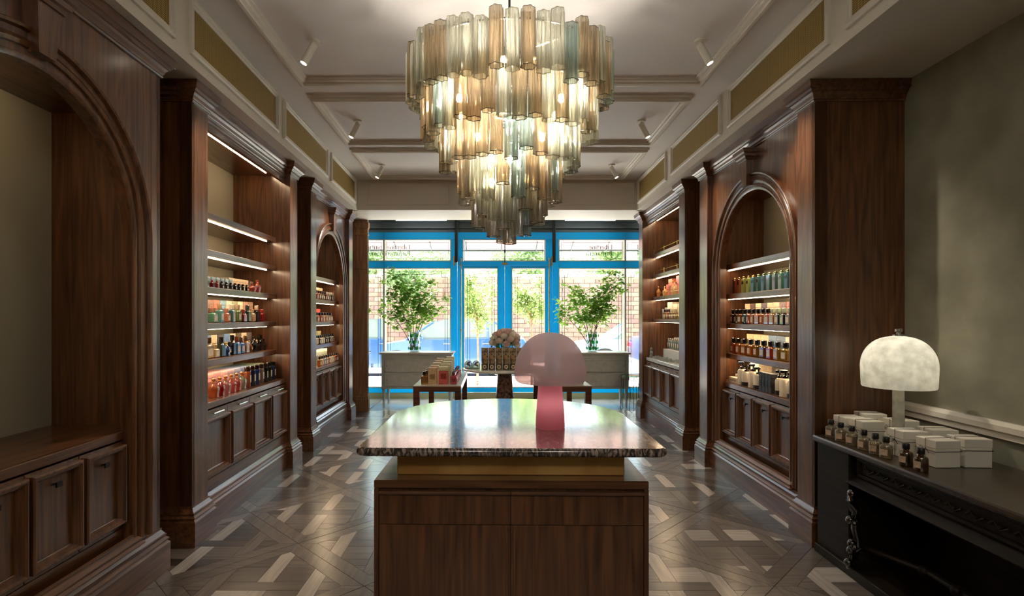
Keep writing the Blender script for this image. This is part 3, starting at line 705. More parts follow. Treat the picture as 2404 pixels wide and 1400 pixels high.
# ------------------------------------------------------------------ bottles and cartons
matc = {}
def cmat(kind, r, g, b_):
    k = (kind, r, g, b_)
    if k not in matc:
        nm = '%s_%d_%d_%d' % (kind, r, g, b_)
        if kind == 'glass': matc[k] = glassy('perfume_glass', rgb(r, g, b_), .42, .85, .05, .62, .4)
        elif kind == 'clear': matc[k] = glassy('clear_bottle_glass', rgb(r, g, b_), .12, .6, .04, .5, .4)
        elif kind == 'gloss': matc[k] = plain('glossy_glass', rgb(r, g, b_), .12, 0, .6, .6)
        elif kind == 'metal': matc[k] = plain('cap_metal', rgb(r, g, b_), .25, 1.0)
        else: matc[k] = plain('printed_card', rgb(r, g, b_), .5, noise=(60, rgb(min(255, r + 26), min(255, g + 22), min(255, b_ + 20)), .45, .6))
    return matc[k]
mc = {}
def bottle_parts(kind, w, d, h, body, cap, lab):
    key = (kind, w, d, h, body, cap, lab)
    if key in mc: return mc[key]
    P_ = []
    bb, cb, lb = B(), B(), B()
    if kind == 'square':
        hb = h * .66; bb.bbox(-w / 2, w / 2, -d / 2, d / 2, 0, hb, w * .09); bb.lathe([(w * .16, hb), (w * .16, hb + h * .06)], 10)
        cb.lathe([(w * .24, hb + h * .06), (w * .26, hb + h * .08), (w * .26, h - .002), (w * .22, h)], 12); lb.box(-w * .3, w * .3, -d / 2 - .0012, -d / 2, hb * .22, hb * .72)
    elif kind == 'round':
        hb = h * .66; bb.lathe([(w * .40, 0), (w / 2, h * .03), (w / 2, hb * .86), (w * .40, hb * .96), (w * .17, hb), (w * .17, hb + h * .05)], 14)
        cb.lathe([(w * .26, hb + h * .05), (w * .27, hb + h * .07), (w * .27, h * .98), (w * .22, h)], 12)
        lb.add([(w * .502 * math.sin(a), -w * .502 * math.cos(a), z) for z in (hb * .25, hb * .7) for a in (-.8, -.4, 0, .4, .8)], [(i, i + 1, i + 6, i + 5) for i in range(4)])
    elif kind == 'tall':
        hb = h * .78; bb.lathe([(w * .46, 0), (w / 2, h * .02), (w / 2, hb * .97), (w * .44, hb)], 14)
        cb.lathe([(w * .42, hb), (w * .44, hb + .003), (w * .44, h - .004), (w * .36, h)], 14); lb.box(-w * .22, w * .22, -w * .51, -w * .48, hb * .3, hb * .75)
    elif kind == 'ornate':
        hb = h * .74
        bb.lathe([(w * .34, 0), (w * .42, h * .02), (w * .40, h * .12), (w * .48, h * .34), (w * .5, h * .46), (w * .40, h * .58), (w * .22, hb * .9), (w * .13, hb)], 12, lobes=6, amp=.06)
        cb.lathe([(w * .17, hb), (w * .20, hb + h * .02), (w * .10, hb + h * .06), (w * .17, hb + h * .12), (w * .19, h * .93), (w * .08, h * .97), (0, h)], 10)
        lb.box(-w * .16, w * .16, -w * .50, -w * .46, h * .25, h * .42)
    elif kind == 'slab':
        hb = h * .88; bb.bbox(-w / 2, w / 2, -d / 2, d / 2, 0, hb, .003)
        cb.bbox(-w * .36, w * .36, -d * .3, d * .3, hb, h, .003); lb.bbox(-w * .28, w * .28, -d / 2 - .0015, -d / 2 + .001, hb * .62, hb * .82, .0004)
    elif kind == 'pump':
        hb = h * .70; bb.lathe([(w * .46, 0), (w / 2, h * .02), (w / 2, hb * .84), (w * .42, hb * .94), (w * .2, hb)], 16)
        cb.lathe([(w * .24, hb), (w * .24, hb + h * .08), (w * .08, hb + h * .10), (w * .08, h * .9)], 12).bbox(-w * .12, w * .12, -w * .5, w * .14, h * .9, h, .003)
        lb.lathe([(w * .505, h * .02), (w * .505, h * .20)], 16)
    elif kind == 'vial':
        hb = h * .72; bb.bbox(-w / 2, w / 2, -d / 2, d / 2, 0, hb, w * .12)
        cb.lathe([(w * .20, hb), (w * .34, hb + h * .05), (w * .38, hb + h * .14), (w * .20, hb + h * .2), (w * .28, h)], 10); lb.box(-w * .25, w * .25, -d / 2 - .001, -d / 2, hb * .25, hb * .6)
    for nm, q, mt, sm in (('bottle_body', bb, body, True), ('cap', cb, cap, True), ('paper_label', lb, lab, False)):
        if mt is not None: P_.append((nm, mesh(nm, q, cmat(*mt), sm)))
    mc[key] = P_; return P_

def bottle(name, label, cat, kind, size, body, cap, lab, loc, frame=None, rz=0, group=None):
    t = empty(name, label, cat, loc, rz, frame, group)
    for nm, me in bottle_parts(kind, *size, body, cap, lab): put(nm, me, t)
    return t
def carton(label, w, d, h, col, loc, frame=None, rz=0, group=None, lid=True, name='carton', top=None):
    t = empty(name, label, 'box', loc, rz, frame, group)
    part('box_body', B().bbox(-w / 2, w / 2, -d / 2, d / 2, 0, h * (.78 if lid else 1), .0015), cmat(*col), t)
    if lid: part('box_lid', B().bbox(-w / 2 - .001, w / 2 + .001, -d / 2 - .001, d / 2 + .001, h * .78 + .001, h, .0015), cmat(*(top or col)), t)
    part('front_print', B().box(-w * .3, w * .3, -d / 2 - .0022, -d / 2 - .0005, h * .30, h * .62), cmat('card', *[max(0, c - 60) for c in col[1:]]), t)
    return t
ORD = ['first', 'second', 'third', 'fourth', 'fifth', 'sixth', 'seventh', 'eighth', 'ninth', 'tenth', 'eleventh', 'twelfth', 'thirteenth', 'fourteenth']
BLK = ('gloss', 14, 13, 13); GOLD = ('metal', 226, 176, 96); LABW = ('card', 214, 204, 184)

def row(side, place, items, z, n):
    """items in picture order from left to right: (t, desc, kind, (w,d,h), body, cap, label_mat)"""
    fr, sg = (FL, 1) if side == 'L' else (FR, -1)
    for k, (t, desc, kind, size, body, cap, lab) in enumerate(items):
        bottle('perfume_bottle', '%s, %s from left, %s' % (desc, ORD[k], place), 'bottle', kind, size, body, cap, lab, (sg * t, n, z + .0005), fr, random.uniform(-.12, .12), 'bottles ' + place)
def boxes(side, place, items, z, n, noun='carton'):
    fr, sg = (FL, 1) if side == 'L' else (FR, -1)
    for k, (t, desc, w, d, h, col) in enumerate(items):
        carton('%s %s, %s from left, %s' % (desc, noun, ORD[k], place), w, d, h, col, (sg * t, n, z + .0005), fr, 0, 'cartons ' + place)

# --- left square cabinet
pl = 'third shelf of square left cabinet'
it = [(4.27 + .079 * k, '%s bottle' % ('tiny red' if k < 2 else 'tiny dark'), 'vial', (.034, .03, .062), ('glass', 170, 60, 40) if k < 2 else ('gloss', 34, 14, 12), BLK if k > 1 else ('glass', 220, 120, 90), None if k < 2 else LABW) for k in range(9)]
it += [(5.02, 'squat coral bottle', 'ornate', (.075, .05, .085), ('glass', 226, 96, 60), ('glass', 240, 150, 120), None), (5.13, 'tall coral bottle', 'ornate', (.072, .05, .125), ('glass', 226, 92, 58), ('glass', 240, 150, 120), None)]
row('L', pl, it, 1.72, .25)
boxes('L', pl, [(4.27 + .079 * k, 'pale blue', .05, .05, .10, ('card', 150, 176, 190)) for k in range(7)] , 1.72, .34)
carton('large cream box behind tiny bottles, third shelf of left square cabinet', .40, .12, .12, ('card', 214, 196, 168), (5.0, .42, 1.7205), FL)
carton('dark-sided box beside the large cream box, left square cabinet', .08, .12, .115, ('card', 120, 106, 96), (5.27, .42, 1.7205), FL)
pl = 'fourth shelf of square left cabinet'
g = lambda *c: ('glass',) + c
q = lambda *c: ('gloss',) + c
it = [(4.30, 'round jade bottle', 'square', (.085, .05, .115), q(96, 150, 120), q(214, 160, 130), LABW), (4.415, 'tall aqua bottle', 'square', (.06, .05, .150), q(110, 160, 150), q(190, 160, 120), LABW),
      (4.53, 'coral bottle', 'square', (.075, .05, .115), q(222, 130, 96), q(214, 160, 130), LABW), (4.625, 'tall teal-patterned bottle', 'square', (.055, .05, .150), q(60, 120, 136), q(222, 210, 190), LABW),
      (4.735, 'wide sage bottle', 'square', (.085, .05, .150), q(130, 150, 96), q(200, 170, 140), LABW), (4.85, 'short wine-red bottle', 'square', (.062, .05, .110), q(130, 30, 40), q(150, 50, 50), None),
      (4.94, 'tall black-green bottle', 'square', (.07, .05, .150), q(20, 34, 26), q(60, 66, 60), None), (5.04, 'short cream bottle', 'square', (.062, .05, .115), q(222, 182, 140), q(230, 200, 160), None),
      (5.14, 'tall black bottle', 'square', (.07, .05, .150), q(24, 18, 14), q(214, 190, 170), None), (5.26, 'short crimson bottle', 'square', (.065, .05, .115), q(150, 36, 40), q(190, 60, 60), None)]
row('L', pl, it, 1.45, .26)
bc = [(214, 196, 180), (150, 110, 90), (200, 120, 100), (120, 160, 180), (214, 200, 180), (150, 150, 110), (222, 206, 180), (170, 130, 110), (150, 120, 100)]
bn = ['cream', 'brown', 'coral', 'blue', 'ivory', 'olive', 'pale cream', 'tan', 'dusky brown']
boxes('L', pl, [(4.33 + .112 * k, bn[k], .105, .06, .185, ('card',) + bc[k]) for k in range(9)], 1.45, .38)
pl = 'fifth shelf of square left cabinet'
it = [(4.24, 'wide ivory bottle', 'square', (.10, .05, .165), q(226, 196, 140), q(90, 60, 30), LABW), (4.36, 'small ivory bottle', 'square', (.065, .05, .105), q(220, 196, 150), q(214, 190, 140), LABW),
      (4.46, 'dark green bottle', 'square', (.07, .05, .16), q(50, 60, 36), q(30, 20, 14), None), (4.55, 'small navy-and-gold bottle', 'ornate', (.075, .05, .12), q(30, 60, 120), q(222, 190, 110), LABW),
      (4.66, 'tall black bottle', 'square', (.065, .05, .17), q(22, 20, 20), q(20, 16, 14), None), (4.745, 'tall blue bottle', 'square', (.065, .05, .155), q(36, 74, 140), q(120, 60, 30), LABW),
      (4.83, 'cobalt patterned bottle', 'square', (.06, .05, .145), q(50, 100, 176), q(90, 60, 30), LABW), (4.925, 'tall amber bottle', 'square', (.065, .05, .155), g(224, 150, 60), q(100, 70, 30), LABW),
      (5.005, 'small amber bottle', 'ornate', (.06, .05, .11), g(214, 130, 60), q(222, 190, 110), LABW), (5.09, 'rounded black bottle', 'ornate', (.08, .05, .15), q(18, 16, 16), q(40, 36, 34), None),
      (5.17, 'small black bottle with pale cap', 'ornate', (.06, .05, .11), q(18, 16, 16), q(226, 200, 160), None), (5.25, 'broad black bottle', 'square', (.085, .05, .15), q(16, 14, 14), q(14, 12, 12), None),
      (5.335, 'squat black bottle', 'ornate', (.06, .05, .11), q(18, 16, 16), q(20, 18, 16), None)]
row('L', pl, it, 1.17, .27)
bc = [(230, 220, 206), (90, 130, 180), (214, 196, 160), (60, 56, 50), (100, 136, 180), (222, 206, 180), (80, 66, 50), (214, 190, 160), (96, 86, 80)]
bn = ['white', 'blue', 'cream', 'black', 'sky blue', 'ivory', 'dark brown', 'sand', 'grey']
boxes('L', pl, [(4.30 + .115 * k, bn[k], .105, .06, .175, ('card',) + bc[k]) for k in range(9)], 1.17, .39)
pl = 'ledge of square left cabinet'
on = [('amber', g(232, 150, 70)), ('scarlet', g(214, 40, 40)), ('pale pink', g(240, 176, 166)), ('salmon pink', g(240, 140, 120)), ('coral pink', g(240, 140, 120)), ('clear', g(214, 214, 190))]
it = [(4.17 + .098 * k, 'ornate %s bottle' % n_, 'ornate', (.085, .05, .150), c_, q(190, 120, 60), None) for k, (n_, c_) in enumerate(on)]
tn = [('copper', (170, 90, 50)), ('midnight blue', (24, 40, 80)), ('royal blue', (40, 66, 130)), ('white-streaked brown', (150, 120, 110)), ('black-green', (20, 30, 24)), ('dark olive', (40, 44, 28)), ('navy', (30, 50, 96)), ]
it += [(4.775 + .096 * k, 'tall %s bottle' % n_, 'tall', (.058, .05, .175), ('gloss',) + c_, q(50, 26, 14) if k < 5 else BLK, LABW) for k, (n_, c_) in enumerate(tn)]
row('L', pl, it, .88, .19)
bc = [(226, 150, 140), (230, 170, 160), (226, 160, 160), (230, 180, 176), (200, 170, 180), (150, 160, 190), (110, 130, 170), (80, 100, 120), (90, 110, 90), (120, 130, 110)]
bn = ['pink', 'blush', 'rose', 'light pink', 'mauve', 'lilac blue', 'steel blue', 'slate', 'moss', 'sage']
boxes('L', pl, [(4.16 + .125 * k, bn[k], .12, .20, .165, ('card',) + bc[k]) for k in range(10)], .88, .38)

# --- far left arch
pl = 'second shelf of far left arch'
row('L', pl, [(6.93 + .095 * k, '%s bottle' % ['red-labelled', 'amber', 'red-labelled', 'amber', 'black', 'red-labelled', 'silver', 'black', 'silver'][k], 'square', (.055, .04, .115), [g(190, 80, 50), q(150, 70, 50), q(60, 20, 16), g(190, 90, 60), q(40, 20, 16), q(140, 50, 40), q(120, 120, 130), q(60, 30, 24), q(120, 120, 130)][k], q(200, 190, 176) if k > 4 else q(60, 30, 24), LABW) for k in range(9)], 1.715, .23)
boxes('L', pl, [(6.95 + .17 * k, ['blush', 'pale pink', 'beige', 'buff'][k], .16, .10, .17, ('card', 214, 166 + 6 * k, 148)) for k in range(4)], 1.715, .38)
pl = 'third shelf of far left arch'
row('L', pl, [(6.94 + .125 * k, '%s bottle with black cap' % ['clear', 'red', 'pale', 'amber', 'clear', 'pale'][k], 'round', (.07, .05, .12), [g(220, 190, 150), g(190, 70, 60), g(226, 210, 170), g(220, 170, 110), g(222, 200, 160), g(220, 200, 170)][k], BLK, LABW) for k in range(6)], 1.43, .23)
boxes('L', pl, [(6.95 + .14 * k, ['red', 'scarlet', 'brick red', 'vermilion'][k], .13, .10, .17, ('card', 190 + 6 * k, 60, 54)) for k in range(4)], 1.43, .38)
pl = 'fourth shelf of far left arch'
row('L', pl, [(6.93 + .095 * k, '%s bottle' % ['ivory', 'black', 'ivory', 'cream', 'black', 'silver', 'black', 'silver', 'grey'][k], 'square', (.055, .04, .115), [q(222, 200, 160), q(30, 24, 20), q(222, 200, 160), q(220, 210, 180), q(24, 20, 18), q(150, 150, 150), q(24, 20, 18), q(150, 150, 150), q(110, 110, 110)][k], BLK, LABW) for k in range(9)], 1.14, .23)
boxes('L', pl, [(6.95 + .15 * k, ['grey-green', 'dark grey', 'olive', 'stone'][k], .14, .10, .16, ('card', 110 + 16 * k, 116 + 12 * k, 100)) for k in range(4)], 1.14, .38)
pl = 'ledge of far left arch'
row('L', pl, [(6.86 + .100 * k, '%s bottle' % ['amber', 'cream', 'pale blue', 'clear', 'amber', 'white', 'cream', 'red-brown', 'brown'][k], 'square', (.06, .04, .125), [g(222, 170, 110), q(230, 214, 180), q(160, 180, 190), g(222, 214, 190), g(214, 160, 90), q(226, 222, 210), q(226, 206, 160), q(160, 70, 40), q(110, 60, 30)][k], q(60, 40, 20), LABW) for k in range(9)], .87, .17)
boxes('L', pl, [(6.92 + .135 * k, ['mint', 'white', 'lime', 'ivory', 'sage'][k], .13, .16, .19, ('card', 200, 206, 170 + 8 * (k % 3))) for k in range(5)], .87, .34)

# --- right arch (picture order runs towards the camera)
pl = 'second shelf of right arch'
sc_ = [('dark red', (110, 40, 24)), ('rust', (130, 70, 40)), ('olive', (150, 150, 80)), ('lime', (176, 190, 110))] + [('teal', (70, 120, 120)), ('blue-green', (80, 130, 130)), ('slate teal', (86, 120, 130)), ('deep teal', (60, 110, 116)), ('grey-blue', (90, 120, 130)), ('sea green', (80, 140, 124)), ('petrol', (70, 110, 120)), ('green', (90, 150, 120))]
row('R', pl, [(5.30 - .098 * k, 'slim %s bottle' % n_, 'slab', (.052, .03, .155), ('gloss',) + c_, GOLD if k < 5 else ('metal', 150, 160, 110), BLK) for k, (n_, c_) in enumerate(sc_)], 1.715, .25)
pl = 'third shelf of right arch'
cc = [('black', q(24, 20, 18)), ('black-labelled', q(34, 30, 26)), ('amber', g(210, 140, 80)), ('teal', q(30, 100, 110)), ('rose', g(226, 150, 150)), ('peach', g(236, 170, 140)), ('orange', g(232, 150, 90)), ('pale amber', g(236, 180, 120)), ('pink', g(226, 130, 130)), ('golden', g(226, 176, 100)), ('green-labelled', q(30, 60, 56)), ('dark-labelled', q(40, 40, 50)), ('blue-labelled', q(50, 60, 80))]
row('R', pl, [(5.34 - .088 * k, '%s bottle' % n_, 'square', (.070, .045, .135), c_, BLK if k < 9 else q(200, 220, 190), LABW) for k, (n_, c_) in enumerate(cc)], 1.43, .25)
bc = [('cream', 226, 206, 170), ('plum brown', 110, 80, 80), ('ivory', 230, 214, 180), ('grey plum', 110, 96, 110), ('pale cream', 232, 218, 184), ('parchment', 226, 214, 186), ('mauve', 140, 116, 120), ('salmon', 214, 130, 120), ('light yellow', 226, 220, 160), ('lavender', 130, 124, 176)]
boxes('R', pl, [(5.28 - .112 * k, c_[0], .105, .08, .19, ('card',) + c_[1:]) for k, c_ in enumerate(bc)], 1.43, .40)
pl = 'fourth shelf of right arch'
row('R', pl, [(5.32 - .122 * k, '%s bottle with square black cap' % ['reddish', 'amber', 'honey', 'gold', 'olive gold', 'brown', 'orange', 'yellow', 'golden'][k], 'square', (.088, .05, .150), [g(210, 110, 70), g(230, 150, 80), g(232, 180, 110), g(230, 170, 80), g(200, 160, 60), g(170, 110, 50), g(230, 110, 50), g(220, 190, 90), g(214, 180, 80)][k], BLK, LABW) for k in range(9)], 1.14, .25)
boxes('R', pl, [(5.20 - .145 * k, ['ivory', 'cream', 'off-white', 'blue-glazed', 'grey-glazed', 'white', 'pale blue', 'sky'][k], .14, .10, .19, ('card',) + [(230, 206, 160), (232, 210, 166), (226, 206, 170), (120, 150, 176), (120, 140, 160), (226, 220, 206), (140, 170, 196), (130, 166, 200)][k]) for k in range(8)], 1.14, .40)
pl = 'ledge of right arch'
Wb, Kb = q(230, 214, 186), q(18, 16, 15)
row('R', pl, [(5.02, 'white pump bottle', 'pump', (.085, .085, .21), Wb, Kb, None), (4.93, 'white jar bottle with black foot', 'pump', (.09, .09, .19), Wb, Kb, ('card', 20, 18, 16)), (4.80, 'tall white pump bottle', 'pump', (.085, .085, .21), Wb, Kb, None),
               (4.70, 'second white jar bottle with black foot', 'pump', (.09, .09, .19), Wb, Kb, ('card', 20, 18, 16)), (4.34, 'white-topped pump bottle', 'pump', (.07, .07, .20), Wb, Kb, ('card', 20, 18, 16)), (4.25, 'wide white pump bottle', 'pump', (.09, .09, .21), Wb, Kb, None), (4.155, 'slim black-footed pump bottle', 'pump', (.07, .07, .20), Wb, Kb, ('card', 20, 18, 16)), (4.07, 'nearest white pump bottle', 'pump', (.085, .085, .20), Wb, Kb, None)], .87, .20)
boxes('R', pl, [(4.61 - .055 * k, ['black', 'jet black', 'matt black', 'glossy black'][k], .05, .06, .16, ('card', 22, 20, 20)) for k in range(4)], .87, .20)
carton('low white tray box at the far end of right arch ledge', .20, .12, .05, ('card', 230, 216, 190), (-5.18, .24, .8705), FR)
for k in range(4): bottle('perfume_bottle', 'tiny black-capped sample, %s of four on the low white box' % ORD[k], 'bottle', 'round', (.026, .026, .04), q(220, 210, 190), BLK, None, (-5.24 + .035 * k, .24, .9212), FR, 0, 'tiny samples on the white box')
carton('tall cream box standing behind white pump bottles in right arch', .16, .12, .205, ('card', 232, 214, 180), (-5.0, .36, .8705), FR)

# --- far right cabinet
pl = 'third shelf of far right cabinet'
row('R', pl, [(7.93, 'gold figurine bottle', 'ornate', (.06, .05, .16), q(214, 150, 90), GOLD, None), (7.60, 'squat gold bottle', 'ornate', (.08, .05, .14), q(226, 180, 110), GOLD, None), (7.25, 'tall gold bottle', 'ornate', (.06, .05, .20), q(222, 180, 120), GOLD, None), (7.12, 'slender gold bottle', 'ornate', (.06, .05, .18), q(222, 180, 120), GOLD, None)], 1.78, .25)
boxes('R', pl, [(7.85, 'rose', .10, .10, .14, ('card', 214, 130, 126)), (7.74, 'tall pink', .09, .10, .17, ('card', 222, 120, 116)), (7.60, 'wide coral', .17, .10, .24, ('card', 214, 130, 110)), (7.43, 'dusty pink', .13, .10, .18, ('card', 206, 130, 130)), (7.28, 'tallest pink', .12, .10, .26, ('card', 222, 120, 130)), (7.14, 'pale rose', .12, .10, .22, ('card', 214, 140, 136))], 1.78, .37)
pl = 'fourth shelf of far right cabinet'
row('R', pl, [(7.62 - .072 * k, '%s' % ['amber brown-capped bottle', 'honey brown-capped bottle', 'gold brown-capped bottle', 'dark amber bottle', 'amber pale-capped bottle', 'straw bottle', 'light gold bottle', 'pale gold bottle'][k], 'square', (.05, .04, .13), [g(176, 100, 50), g(214, 160, 90), g(222, 180, 110), g(190, 120, 60), g(222, 190, 130), g(226, 200, 150), g(226, 196, 140), g(222, 200, 150)][k], q(80, 40, 24) if k < 4 else q(214, 200, 160), LABW) for k in range(8)], 1.465, .25)
boxes('R', pl, [(7.93, 'pale blue', .12, .12, .14, ('card', 176, 186, 190)), (7.80, 'grey-blue', .10, .12, .16, ('card', 160, 170, 176)), (7.62, 'large cream', .22, .12, .23, ('card', 226, 216, 190)), (7.38, 'cream', .18, .12, .20, ('card', 222, 210, 180)), (7.16, 'ivory', .20, .12, .20, ('card', 220, 206, 180))], 1.465, .38)
t = empty('stepped_riser', 'pale stepped riser for glassware on far right stone ledge', 'riser', (-7.26, .44, .9005), 0, FR)
part('lower_step', B().bbox(-.50, .50, -.17, .14, 0, .14, .003), 'commode_top', t); part('upper_step', B().bbox(-.50, .50, -.02, .14, .141, .30, .003), 'commode_top', t)
GCL = ('clear', 214, 226, 220)
for k in range(11): bottle('glass_jar', 'clear glass jar, %s from the left on the lower riser step' % ORD[k], 'jar', 'tall', (.058, .058, .15), GCL, ('clear', 226, 214, 180), LABW, (-7.70 + .088 * k, .345, 1.0412), FR, 0, 'glass jars on the lower step')
for k in range(6): bottle('glass_jar', 'tall stoppered glass jar, %s from the left on the upper riser step' % ORD[k], 'jar', 'ornate' if k % 2 else 'tall', (.07, .07, .20), GCL, GCL, None, (-7.42 + .115 * k, .50, 1.2016), FR, 0, 'tall glass jars on the upper step')
for k in range(12):
    t = empty('glass_dish', 'small clear glass dish, %s from the left in front of the riser' % ORD[k], 'dish', (-7.86 + .082 * k, .165 + .05 * (k % 2), .9005), 0, FR, 'glass dishes on the stone ledge')
    part('bowl', B().shell([(.018, 0), (.022, .004), (.036, .022 + .01 * (k % 3)), (.034, .024 + .01 * (k % 3)), (.02, .006)], 14), cmat('clear', 214, 222, 220), t, True)
    part('stopper', B().ball((0, 0, .016), .014, 8), cmat('clear', 226, 206, 200), t, True)
t = empty('figurine', 'small clear glass figurine at the far end of the stone ledge', 'figurine', (-7.95, .15, .9005), 0, FR)
part('body', B().lathe([(.02, 0), (.026, .01), (.018, .04), (.026, .07), (.012, .10), (.018, .12), (.014, .14), (0, .15)], 12), cmat('clear', 214, 222, 220), t, True)
part('wing', B().ball((-.025, 0, .08), .018, 8).ball((.025, 0, .08), .018, 8), cmat('clear', 214, 222, 220), t, True)

# ------------------------------------------------------------------ island counter
ct = empty('island_counter', 'dark oak island counter with brass plinth and rounded striated marble top', 'counter', (.09, 2.9, 0), -R(1.0))
def dtop(w, y0, ys, y1, rc=.05, n=30):
    """straight front with small round corners, straight sides, bowed back (counter local)"""
    p = []
    for k in range(5):
        a = PI + k / 4 * PI / 2; p.append((-w + rc + rc * math.cos(a), y0 + rc + rc * math.sin(a)))
    for k in range(5):
        a = 1.5 * PI + k / 4 * PI / 2; p.append((w - rc + rc * math.cos(a), y0 + rc + rc * math.sin(a)))
    for k in range(n + 1):
        a = PI * k / n; c_, s_ = math.cos(a), math.sin(a)
        p.append((w * math.copysign(abs(c_) ** .90, c_), ys + (y1 - ys) * abs(s_) ** .97))
    return p
pt = dtop(.655, -.64, .12, .755)
def ringslab(poly, layers):
    """stack of inset outlines: [(inset, z)]"""
    bb = B(); n = len(poly); P2 = [Vector(p) for p in poly]; vs_ = []
    for ins, z in layers:
        for k in range(n):
            a, c_, d = P2[k - 1], P2[k], P2[(k + 1) % n]
            n1 = (c_ - a); n2 = (d - c_)
            n1 = Vector((-n1.y, n1.x)).normalized() if n1.length > 1e-9 else Vector((0, 0)); n2 = Vector((-n2.y, n2.x)).normalized() if n2.length > 1e-9 else n1
            m_ = (n1 + n2); m_ = m_.normalized() if m_.length > 1e-6 else n1
            q_ = c_ + m_ * ins; vs_.append((q_.x, q_.y, z))
    fs = [tuple(range(n - 1, -1, -1)), tuple((len(layers) - 1) * n + i for i in range(n))]
    for l in range(len(layers) - 1):
        for i in range(n): fs.append((l * n + i, l * n + (i + 1) % n, (l + 1) * n + (i + 1) % n, (l + 1) * n + i))
    return bb.add(vs_, fs)
part('marble_top', ringslab(pt, [(.012, .914), (.003, .919), (0, .926), (0, .936), (.003, .944), (.010, .949), (.013, .950)]), 'marble', ct, True)
part('brass_plinth', B().bbox(-.50, .50, -.50, .42, .80, .914, .003), 'brass', ct)
part('case_top', B().bbox(-.585, .585, -.58, .60, .765, .80, .003), 'wood_h', ct)
for s_ in (-1, 1): part('case_side', B().bbox(min(s_ * .585, s_ * .565), max(s_ * .585, s_ * .565), -.58, .60, 0, .765, .002), 'wood', ct)
part('case_back', B().box(-.565, .565, .575, .595, 0, .765), 'wood', ct)
part('case_front', B().box(-.565, .565, -.555, -.54, 0, .765), 'wood', ct)
part('toe_board', B().box(-.565, .565, -.53, -.515, 0, .08), 'black', ct)
for s_ in (-1, 1):
    x0, x1 = (-.562, -.0015) if s_ < 0 else (.0015, .562)
    d = part('drawer', B().box(x0, x1, -.577, -.557, .612, .738), 'wood', ct)
    part('pull_rail', B().sweep([(x0, -.577), (x1, -.577)], [(0, .738), (.010, .738), (.017, .744), (.018, .750), (.013, .756), (.004, .756), (-.012, .750), (-.012, .738)]), 'wood_h', d, True)
    d = part('door', B().box(x0, x1 - .0 if s_ < 0 else x1, -.577, -.557, .085, .609), 'wood', ct)
    xr = -.016 if s_ < 0 else .016
    part('finger_rail', B().bbox(xr - .006, xr + .006, -.583, -.577, .10, .595, .002), 'wood', d)

# ------------------------------------------------------------------ mushroom lamp on the counter
M['lamp_pink'] = translucent('frosted_rose_glass', rgb(226, 112, 130), rgb(255, 172, 184), .66, .28)
def shade_mat():
    m, nt, out = newmat('frosted_shade_glass')
    b_ = N(nt, 'ShaderNodeBsdfPrincipled'); b_.inputs['Base Color'].default_value = rgb(198, 178, 180); b_.inputs['Roughness'].default_value = .42
    t = N(nt, 'ShaderNodeBsdfTranslucent'); t.inputs['Color'].default_value = rgb(238, 222, 224)
    tp = N(nt, 'ShaderNodeBsdfTransparent'); tp.inputs['Color'].default_value = rgb(246, 222, 220)
    a = N(nt, 'ShaderNodeMixShader'); a.inputs[0].default_value = .72; c_ = N(nt, 'ShaderNodeMixShader'); c_.inputs[0].default_value = .24
    nt.links.new(b_.outputs[0], a.inputs[1]); nt.links.new(t.outputs[0], a.inputs[2]); nt.links.new(a.outputs[0], c_.inputs[1]); nt.links.new(tp.outputs[0], c_.inputs[2])
    nt.links.new(c_.outputs[0], out.inputs[0]); return m
M['lamp_shade'] = shade_mat()
lp = empty('mushroom_lamp', 'frosted pink glass mushroom lamp standing on the marble counter', 'lamp', (.288, 2.70, .9505))
part('base', B().shell([(.066, 0), (.071, .002), (.072, .006), (.070, .06), (.064, .14), (.0585, .21), (.056, .235), (.054, .238)], 40), 'lamp_pink', lp, True)
sp_ = [(.052, .232), (.12, .224), (.150, .222), (.160, .224), (.170, .232), (.176, .246), (.178, .262)]
for k in range(1, 15):
    a = k / 14 * PI / 2; sp_.append((.178 * math.cos(a) ** .92 if k < 14 else .0005, .262 + .208 * math.sin(a)))
part('shade', B().shell(sp_, 56), 'lamp_shade', lp, True)
part('stem', B().lathe([(.010, .236), (.010, .34)], 12), 'chrome', lp)
for zz, en in ((.12, .03), (.36, .045)):  # added lights that make the unlit lamp's glass look luminous
    L = bpy.data.lights.new('lamp_inner_light', 'POINT'); L.energy = en; L.color = (1, .95, .90); L.shadow_soft_size = .02
    lo = bpy.data.objects.new('lamp_inner_light', L); C.objects.link(lo); lo.parent = lp; lo.location = (0, 0, zz)

# ------------------------------------------------------------------ chandelier
M['t_amber'] = glassy('smoke_amber_glass', rgb(216, 202, 178), .20, .74, .10, .62, .5, True)
M['t_clear'] = glassy('straw_clear_glass', rgb(236, 235, 222), .15, .60, .10, .62, .5, True)
M['t_aqua'] = glassy('grey_green_glass', rgb(202, 214, 208), .18, .70, .10, .62, .5, True)
ch = empty('chandelier', 'tiered chandelier of ribbed amber, clear and grey-green glass tubes', 'chandelier', (.10, 3.12, ZC))
TL = .285
tube_me = []
for mt in ('t_amber', 't_clear', 't_aqua'):
    bb = B().shell([(.0355, -.002), (.0362, 0), (.0355, .003), (.0352, TL * .5), (.0348, TL - .01), (.032, TL)], 36, lobes=6, amp=.11)
    tube_me.append(mesh('glass_tube', bb, mt, True))
